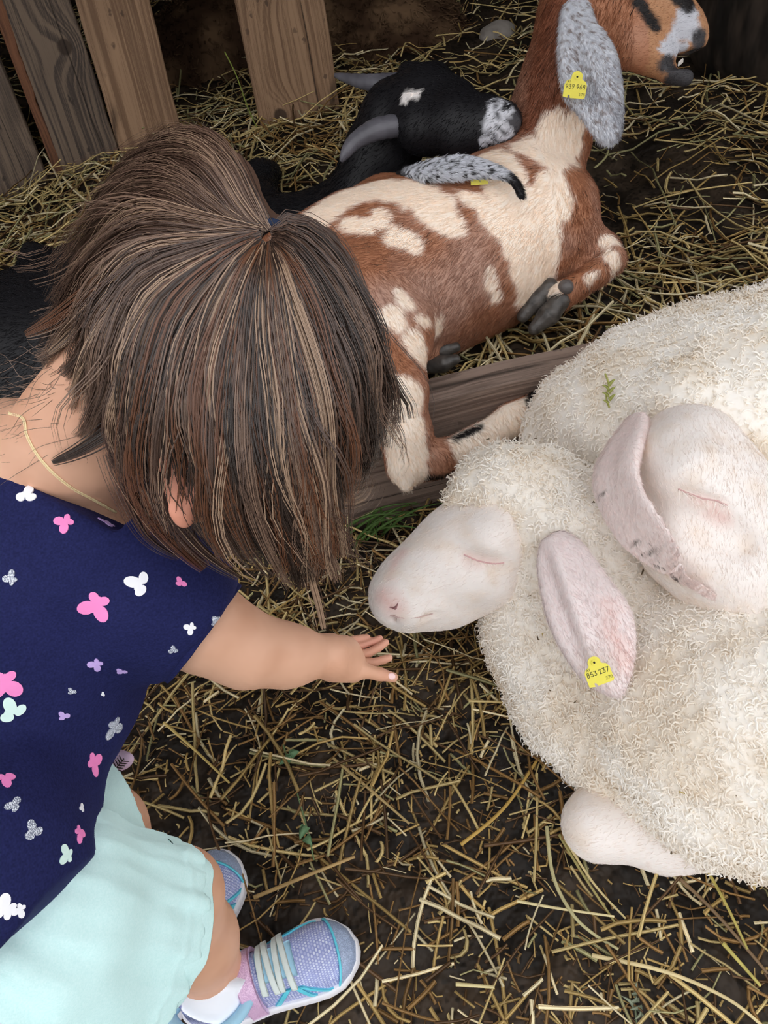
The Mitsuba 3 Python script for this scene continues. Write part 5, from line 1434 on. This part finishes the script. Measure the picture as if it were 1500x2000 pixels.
def shoe(root, heel, toe, mirror, ankle):
    heel, toe = np.asarray(heel, float), np.asarray(toe, float)
    L = np.linalg.norm((toe - heel)[:2])
    ex = unit((toe - heel) * [1, 1, 0])
    ey = np.cross([0, 0, 1], ex) * mirror
    o = np.array([heel[0], heel[1], 0.004])
    place = lambda q: o + q[..., :1] * ex + q[..., 1:2] * ey + q[..., 2:] * np.array([0, 0, 1.0])
    HW, HH = 0.037, 0.070
    xs = np.linspace(0, 1, 45)
    xs = 0.5 - 0.5 * np.cos(np.pi * xs)
    Wd, Hh = np.interp(xs, SHOE_X, SHOE_W) * HW, np.interp(xs, SHOE_X, SHOE_H) * HH
    mid = 0.008 * np.sin(np.pi * xs) * (xs - 0.3)
    zs = 0.021 + 0.008 * (1 - xs) - 0.004 * np.sin(np.pi * xs)

    def skin(a, off):
        """Points of the upper: a from 0 (near side) over pi/2 (top) to pi."""
        ca, sa = np.cos(a), np.sin(a)
        y = (Wd[:, None] + off) * np.sign(ca) * np.abs(ca) ** 0.75 + mid[:, None]
        z = zs[:, None] - 0.004 + (Hh[:, None] - zs[:, None] * 0.4 + off) * np.abs(sa) ** 0.8
        return np.stack([np.broadcast_to((xs * L)[:, None] + off * np.interp(xs, [0, .1, .9, 1], [-1, 0, 0, 1])[:, None], y.shape), y, z], -1)

    def patch(x0, x1, a0, a1, off, thick=0.0012, n=(26, 18)):
        """A piece of the upper's surface as a sheet with thickness."""
        tx, ta = np.linspace(0, 1, n[0]), np.linspace(0, 1, n[1])
        X0, X1 = np.broadcast_to(x0, n[1]), np.broadcast_to(x1, n[1])
        xx = X0[None] + (X1 - X0)[None] * tx[:, None]
        aa = np.broadcast_to(a0 + (a1 - a0) * ta, xx.shape)
        res = []
        for o_ in (off + thick, off - 0.003):
            S = skin(np.linspace(a0, a1, n[1]), o_)
            q = np.zeros(xx.shape + (3,))
            for j in range(n[1]):
                for k in range(3):
                    q[:, j, k] = np.interp(xx[:, j], xs, S[:, j, k])
            res.append(q)
        N = n[0] * n[1]
        i = np.arange(N).reshape(n)
        quad = np.stack([i[:-1, :-1], i[1:, :-1], i[1:, 1:], i[:-1, 1:]], -1).reshape(-1, 4)
        f = np.vstack([quad[:, [0, 1, 2]], quad[:, [0, 2, 3]]])
        b = np.concatenate([i[0], i[1:, -1], i[-1, -2::-1], i[-2:0:-1, 0]])
        b2 = np.roll(b, -1)
        f = np.vstack([f, f[:, ::-1] + N, np.stack([b, b2 + N, b2], 1), np.stack([b, b + N, b2 + N], 1)])
        if mirror < 0:
            f = f[:, ::-1]
        return place(np.concatenate([res[0].reshape(-1, 3), res[1].reshape(-1, 3)])), f

    a = np.linspace(0, np.pi, 33)
    S = skin(a, 0.0)
    i = np.arange(S.shape[0] * S.shape[1]).reshape(S.shape[:2])
    q = np.stack([i[:-1, :-1], i[1:, :-1], i[1:, 1:], i[:-1, 1:]], -1).reshape(-1, 4)
    f = np.vstack([q[:, [0, 1, 2]], q[:, [0, 2, 3]]])
    uv = np.stack([np.broadcast_to(xs[:, None], S.shape[:2]), np.broadcast_to(a[None] / np.pi, S.shape[:2])], -1).reshape(-1, 2)
    put(root + '__upper', (place(S.reshape(-1, 3)), f if mirror > 0 else f[:, ::-1]), 'shoe_mesh', uv=uv, label='lilac-blue mesh upper with shiny dots')
    # sole: an outline swept up in four rings
    ang = np.linspace(0, 2 * np.pi, 72, endpoint=False)
    px = 0.5 - 0.5 * np.cos(ang)
    wy = np.interp(px, SHOE_X, SHOE_W) * HW * np.sign(np.sin(ang)) + 0.008 * np.sin(np.pi * px) * (px - 0.3)
    top = 0.023 + 0.009 * (1 - px) - 0.004 * np.sin(np.pi * px)
    rings = []
    for z, g in ((0, -0.003), (0.004, 0.003), (0.5, 0.0052), (0.62, 0.0036), (0.68, 0.0050), (0.93, 0.004), (1.0, 0.0015)):
        zz = top * z if z > 0.01 else top * 0 + z
        sc = np.stack([px * L + np.interp(px, [0, .05, .95, 1], [-1, 0, 0, 1]) * g, wy + np.sign(np.sin(ang)) * g, zz], -1)
        rings.append(sc)
    R = np.array(rings)
    n = len(ang)
    v = np.vstack([R.reshape(-1, 3), [[L * .5, 0, 0]], [[L * .5, 0, .018]]])
    f = []
    for k in range(len(R) - 1):
        for j in range(n):
            m = (j + 1) % n
            f += [[k * n + j, k * n + m, (k + 1) * n + m], [k * n + j, (k + 1) * n + m, (k + 1) * n + j]]
    for j in range(n):
        m = (j + 1) % n
        f += [[len(v) - 2, m, j], [len(v) - 1, (len(R) - 1) * n + j, (len(R) - 1) * n + m]]
    put(root + '__sole', (place(v), np.array(f)), 'shoe_white', smooth=40, label='thick white grooved sole')
    put(root + '__toe_cap', patch(.86 - .10 * np.sin(np.linspace(0, np.pi, 30)) ** 4 * 0 + .055 * np.sin(np.linspace(0, np.pi, 30)), 1.0, 0.02, np.pi - 0.02, .0008, n=(18, 30)), 'shoe_toe', label='grey-blue glitter toe cap')
    rim = skin(np.linspace(0.02, np.pi - 0.02, 30), .0018)
    bx = .855 + .055 * np.sin(np.linspace(0, np.pi, 30))
    pts = np.array([[np.interp(bx[j], xs, rim[:, j, k]) for k in range(3)] for j in range(30)])
    put(root + '__trim', tube(place(pts), 0.0014, 6), 'shoe_teal', label='teal piping')
    for x0, x1, a0, a1 in ((.60, .50, .05, .75), (.64, .72, .05, .75), (.66, .84, .0, .75)):
        for s in (0, 1):
            w = np.linspace(0, 1, 10)
            A0, A1 = (a0, a1) if not s else (np.pi - a0, np.pi - a1)
            c = x0 + (x1 - x0) * (1 - w)
            put(root + '__overlay', patch(c - .017, c + .017, A0, A1, .0006, .001, n=(6, 10)), 'shoe_teal')
    put(root + '__strap', patch(.355, .445, .04, np.pi - .04, .004, .002, n=(10, 40)), 'shoe_strap', label='pink and lilac glitter strap')
    for k, x in enumerate((.49, .535, .58, .625)):
        w = np.linspace(0, 1, 18)
        c = x + .02 * (w - 0.5) * (1 if k % 2 else -1)
        put(root + '__lace', patch(c - .016, c + .016, .75, np.pi - .75, .0032 + .001 * (k % 2), .001, n=(5, 18)), 'shoe_lace')
    put(root + '__tongue', patch(.47, .67, 1.15, np.pi - 1.15, .0012, .001, n=(12, 12)), 'shoe_lining')
    # collar, sock, pull tab
    an = np.asarray(ankle, float)
    cx = np.linspace(0, 2 * np.pi, 40)
    col_ = np.stack([L * .20 + .042 * np.cos(cx), .037 * np.sin(cx), .066 - .004 * np.cos(cx)], -1)
    put(root + '__collar', tube(place(col_), 0.0058, 10, cap=False), 'shoe_lining', label='padded light blue collar')
    tab = np.array([[-.002, 0, .062], [-.016, 0, .074], [-.018, 0, .086], [-.004, 0, .084]])
    t = spline(tab, 12)
    put(root + '__pull_tab', tube(place(t), 0.0055, 8, flat=0.25, up=[0, 0, 1]), 'pink_tab', label='pink pull tab at the heel')
    base = place(np.array([[L * .19, 0, .055]]))[0]
    up = unit(an - base)
    so_ = [base + up * h for h in (-.01, .005, .022, .032)]
    put(root.replace('__shoe', '__sock'), tube(np.array(so_), np.array([.034, .036, .0375, .0365]), 24), 'sock', label='white ankle sock')
    return base


shoe('person__shoe', (-0.2946, 0.1804, 0.035), (-0.1139, 0.2189, 0.02), 1, (-0.2535, 0.1994, 0.0665))
shoe('person__shoe_001', (-0.3297, 0.1772, 0.03), (-0.258, 0.3397, 0.02), -1, (-0.322, 0.2304, 0.0136))
labels['person__shoe_001__upper'] = {'label': 'lilac-blue mesh upper of the far shoe'}

# the bit of printed cloth that shows beside the shirt
FL = [(-0.331, 0.373, 0.2363), (-0.3142, 0.3796, 0.2489), (-0.2993, 0.3743, 0.2509), (-0.2905, 0.3696, 0.2493), (-0.2891, 0.3648, 0.245), (-0.2973, 0.3605, 0.2385), (-0.3146, 0.3602, 0.2314), (-0.3312, 0.3613, 0.2257)]
v, fc, e, en = sheet(FL, 0.006, 0.006, 0.003)
mat('lilac_cloth', rgb(222, 196, 222), 0.8, 0.2)
put('cloth_pouch__body', (v, fc), 'lilac_cloth')
labels['cloth_pouch'] = {'label': 'pale lilac printed cloth tip showing beside the front of the shirt', 'category': 'pouch'}
stem = np.array([(-0.3096, 0.3593, 0.2441), (-0.3023, 0.3621, 0.2493), (-0.2958, 0.3654, 0.2536)])
ms = [tube(stem - VIEW * .004, .0005, 5)]
for i in range(5):
    b = stem[0] + (stem[2] - stem[0]) * (0.1 + 0.18 * i) - VIEW * .004
    for s in (-1, 1):
        d = unit(stem[2] - stem[0]) * 0.6 + s * unit(np.cross(stem[2] - stem[0], VIEW))
        ms.append(tube(np.array([b, b + d * .004, b + d * .006]), [.0006, .0005, .0002], 5))
put('cloth_pouch__fern_print', cat_meshes(ms), 'ink', label='dark fern leaf print', kind='stuff')

# ---------------------------------------------------------------- post and stone in the barn
rng = np.random.default_rng(91)
PC = np.array([1.225, 2.02, 0.0])
zz = np.array([.10, .115, .14, .19, .27, .40, .60, .9, 1.3, 1.76])
rr = np.array([.10, .19, .235, .262, .272, .270, .262, .255, .25, .25])
ang = np.linspace(0, 2 * np.pi, 64, endpoint=False)
v = np.array([[PC[0] + r * (1 + .035 * meshkit.noise(np.array([math.cos(a) * 3, math.sin(a) * 3, z * 2]))) * math.cos(a), PC[1] + r * math.sin(a), z] for z, r in zip(zz, rr) for a in ang])
f = []
for k in range(len(zz) - 1):
    for j in range(64):
        m = (j + 1) % 64
        f += [[k * 64 + j, k * 64 + m, k * 64 + 64 + m], [k * 64 + j, k * 64 + 64 + m, k * 64 + 64 + j]]


def bark(p, n, uv):
    a = fbm(p.x * 26, p.y * 26, p.z * 7, 4)
    return mix(mix(col(30, 26, 23), col(62, 52, 45), smoothstep(0.35, 0.75, a)), col(92, 58, 36), smoothstep(0.56, 0.72, fbm(p.x * 9, p.y * 9, p.z * 2.2, 2)))


mat('bark', proc(bark), 0.85, 0.2, bump=lambda p, n, uv: fbm(p.x * 40, p.y * 40, p.z * 10, 3), bscale=0.008)
put('wooden_post', (v, np.array(f)), 'bark', label='thick dark round-footed wooden post in the barn\'s right corner', cat='post')
f = Form()
f.ell((0.5782, 2.4984, 0.1584), [.052, .035, .036], k=.02)
f.ell((0.5421, 2.4736, 0.163), [.03, .028, .024], k=.02)
f.warp = lambda p: 0.012 * (meshkit.fbm(p * 30, 3) - 0.5)
v, fc = f.mesh(0.004)
put('stone', (v, fc), 'vertex_matte', color=lin(150, 142, 134) * (0.6 + 0.7 * meshkit.fbm(v * 50, 3)[:, None]), label='pale grey stone on the straw beside the brown sheep', cat='stone')

# ---------------------------------------------------------------- long stalks that can be picked out one by one
STALKS = [([(0.1242, 0.3087, 0.014), (0.1167, 0.2555, 0.012), (0.1257, 0.215, 0.014), (0.1416, 0.1926, 0.012), (0.1637, 0.1728, 0.014)], .0021, (176, 168, 124), 'long curved greenish stalk running down from the front sheep\'s folded knee'),
          ([(0.1353, 0.2966, 0.016), (0.1496, 0.2489, 0.016), (0.1696, 0.1962, 0.012)], .0017, (150, 138, 84), 'olive straw stalk just right of the long curved greenish one'),
          ([(0.1403, 0.2893, 0.018), (0.1577, 0.2383, 0.018), (0.1808, 0.2, 0.014)], .0015, (190, 172, 120), 'thin pale stalk, third in the bundle below the front sheep\'s knee'),
          ([(0.245, 0.2408, 0.012), (0.276, 0.1888, 0.014), (0.3039, 0.1289, 0.012)], .0022, (122, 98, 70), 'thick grey-brown stalk slanting down to the right edge'),
          ([(0.2814, 0.2417, 0.018), (0.2878, 0.1935, 0.02), (0.293, 0.1527, 0.014)], .0018, (170, 156, 82), 'yellow-green stalk slanting from under the front sheep'),
          ([(0.1351, 0.1719, 0.012), (0.2035, 0.1454, 0.016), (0.2547, 0.1142, 0.014), (0.2792, 0.0873, 0.012)], .0021, (206, 188, 140), 'long pale stalk curving to the bottom right corner'),
          ([(0.0209, 0.3051, 0.014), (0.0827, 0.3396, 0.016), (0.1512, 0.4067, 0.014)], .0022, (176, 142, 72), 'golden stalk leaning up towards the front sheep\'s chest'),
          ([(0.2716, 0.1622, 0.012), (0.2922, 0.1197, 0.012)], .0021, (180, 168, 92), 'short yellow-green stalk near the right edge'),
          ([(-0.012, 0.1677, 0.012), (0.0276, 0.1589, 0.012)], .0020, (200, 186, 136), 'pale level stalk at the bottom of the yard'),
          ([(-0.2254, 0.2873, 0.014), (-0.1614, 0.2998, 0.018), (-0.1044, 0.3128, 0.014)], .0024, (176, 146, 96), 'thick pale brown stalk behind the toe of the near shoe'),
          ([(-0.3468, 0.5315, 0.014), (-0.2974, 0.4776, 0.016), (-0.2551, 0.4296, 0.014)], .0019, (186, 162, 96), 'straight golden stalk below the child\'s sleeve'),
          ([(-0.1193, 0.4379, 0.014), (-0.0749, 0.3852, 0.018), (-0.0348, 0.3392, 0.014)], .0019, (168, 144, 96), 'straight straw stalk below the open hand, slanting down right'),
          ([(0.0707, 0.2359, 0.012), (0.1156, 0.2208, 0.012), (0.1693, 0.2034, 0.016)], .0016, (214, 200, 150), 'thin pale stalk lying across the curved greenish one')]
for pts, r0, c, what in STALKS:
    s = spline(np.array(pts), 16)
    s[:, 2] = np.maximum(s[:, 2], ground_z(s[:, 0], s[:, 1]) + r0)
    v, f = tube(s, r0 * np.linspace(1.1, 0.75, 16), 8, flat=0.75, up=[0, 0, 1])
    node = 1 + 0.0 * v[:, :1]
    put('straw_stalk', (v, f), 'straw', color=lin(*c) * (0.75 + 0.5 * meshkit.noise(v * np.array([90, 90, 90]))[:, None]), label=what, cat='straw stalk', group='long straw stalks on the mud')


def blade(base, tip, w, bend, n=8):
    base, tip = np.asarray(base, float), np.asarray(tip, float)
    t = np.linspace(0, 1, n)[:, None]
    p = base + (tip - base) * t + np.asarray(bend) * np.sin(np.pi * t)
    s = unit(np.cross(tip - base, [0.2, -0.5, 0.9]))
    hw = w * (1 - t ** 2) * 0.5 + 0.0002
    v = np.stack([p - s * hw, p + [0, 0, 0.0006], p + s * hw, p - [0, 0, 0.0008]], 1).reshape(-1, 3)
    f = []
    for i in range(n - 1):
        for a in range(4):
            b = (a + 1) % 4
            f += [[4 * i + a, 4 * i + b, 4 * i + 4 + b], [4 * i + a, 4 * i + 4 + b, 4 * i + 4 + a]]
    return v, np.array(f)


def plant(key, blades, c, label, cat, seed):
    r = np.random.default_rng(seed)
    for b in blades:
        v, f = blade(*b)
        put(key + '__blade', (v, f), 'vertex_soft', color=np.tile(lin(*c) * (0.75 + 0.5 * r.random()), (len(v), 1)))
    labels[key] = {'label': label, 'category': cat}


GB = np.array((-0.0562, 0.814, 0))
r = np.random.default_rng(17)
plant('grass_tuft', [(GB + [0.10 * r.random() - .03, 0.015 * r.normal(), 0], GB + [0.02 + 0.16 * r.random(), 0.02 - 0.07 * r.random(), 0.02 + 0.05 * r.random()], .0045, [0, 0, .02]) for _ in range(16)],
      (70, 96, 44), 'green grass blades growing under the plank edge above the front sheep\'s nose', 'grass', 1)
ST = [(-0.1832, 0.4672, 0.016), (-0.171, 0.413, 0.016), (-0.1587, 0.3539, 0.014), (-0.1534, 0.3176, 0.012)]
v, f = tube(spline(np.array(ST), 14), 0.0011, 6)
put('green_sprig__stem', (v, f), 'vertex_soft', color=np.tile(lin(104, 124, 84), (len(v), 1)))
for b, t in (((-0.1593, 0.3568, 0.0199), (-0.1678, 0.3414, 0.0194)), ((-0.1605, 0.3439, 0.0082), (-0.1531, 0.3325, 0.0114)), ((-0.1727, 0.4472, 0.0474), (-0.1893, 0.4399, 0.0476)), ((-0.1746, 0.4499, 0.0498), (-0.1619, 0.4533, 0.0596))):
    q = np.array(b), np.array(t)
    q[0][2] = q[1][2] = 0.018
    v, f = blade(q[0], q[1], .011, [0, 0, .003])
    put('green_sprig__leaf', (v, f), 'vertex_soft', color=np.tile(lin(96, 128, 92), (len(v), 1)))
labels['green_sprig'] = {'label': 'wilted green weed stem with small leaves lying in the litter below the hand', 'category': 'weed'}
S2 = np.array((0.1639, 0.1228, 0.012))
for i in range(9):
    a = 2.2 * rng.random() + (0.2 if i % 2 else 2.6)
    d = np.array([math.cos(a), math.sin(a), 0.2 + 0.3 * rng.random()])
    b = S2 + [.02 * rng.random() - .01, .016 * rng.random() - .008, 0]
    v, f = blade(b, b + d * (.006 + .010 * rng.random()), .004, [.002 * rng.normal(), 0, .003])
    put('dry_weed__leaf', (v, f), 'vertex_soft', color=np.tile(lin(132, 140, 118) * (0.8 + .05 * i), (len(v), 1)))
v, f = tube(np.array([S2, S2 + [-.012, -.05, -.002]]), .0011, 6)
put('dry_weed__stem', (v, f), 'vertex_soft', color=np.tile(lin(120, 130, 104), (len(v), 1)))
labels['dry_weed'] = {'label': 'small grey-green withered weed lying on the mud near the bottom edge', 'category': 'weed'}
SB = np.array((-0.1503, 2.0889, 0.17))
v, f = tube(spline(np.array([SB, SB + [-.012, -.002, .06], SB + [-.02, -.004, .13], SB + [-.034, -.006, .185]]), 14), .0016, 6)
put('green_stalk', (v, f), 'vertex_soft', color=np.tile(lin(124, 136, 62), (len(v), 1)), label='thin green stalk standing in front of the gap left of the wide board', cat='plant stalk')
HW = np.array([(0.3004, 0.7287, 0.3222), (0.2987, 0.7091, 0.3202), (0.2926, 0.6977, 0.3122), (0.2921, 0.6833, 0.3079)])
v, f = tube(spline(HW, 12) + .012 * unit(EYE - HW[0]), .0012, 6)
put('hay_wisp__stem', (v, f), 'vertex_soft', color=np.tile(lin(170, 168, 96), (len(v), 1)))
for i in range(6):
    b = HW[1] + (HW[3] - HW[1]) * i / 6 + .013 * unit(EYE - HW[0])
    v, f = blade(b, b + np.array([.008 * (-1) ** i, .002, .006]), .004, [0, 0, .001])
    put('hay_wisp__leaf', (v, f), 'vertex_soft', color=np.tile(lin(150, 154, 84), (len(v), 1)))
labels['hay_wisp'] = {'label': 'small wisp of greenish hay lying on the fleece of the sheep at the right edge', 'category': 'hay'}
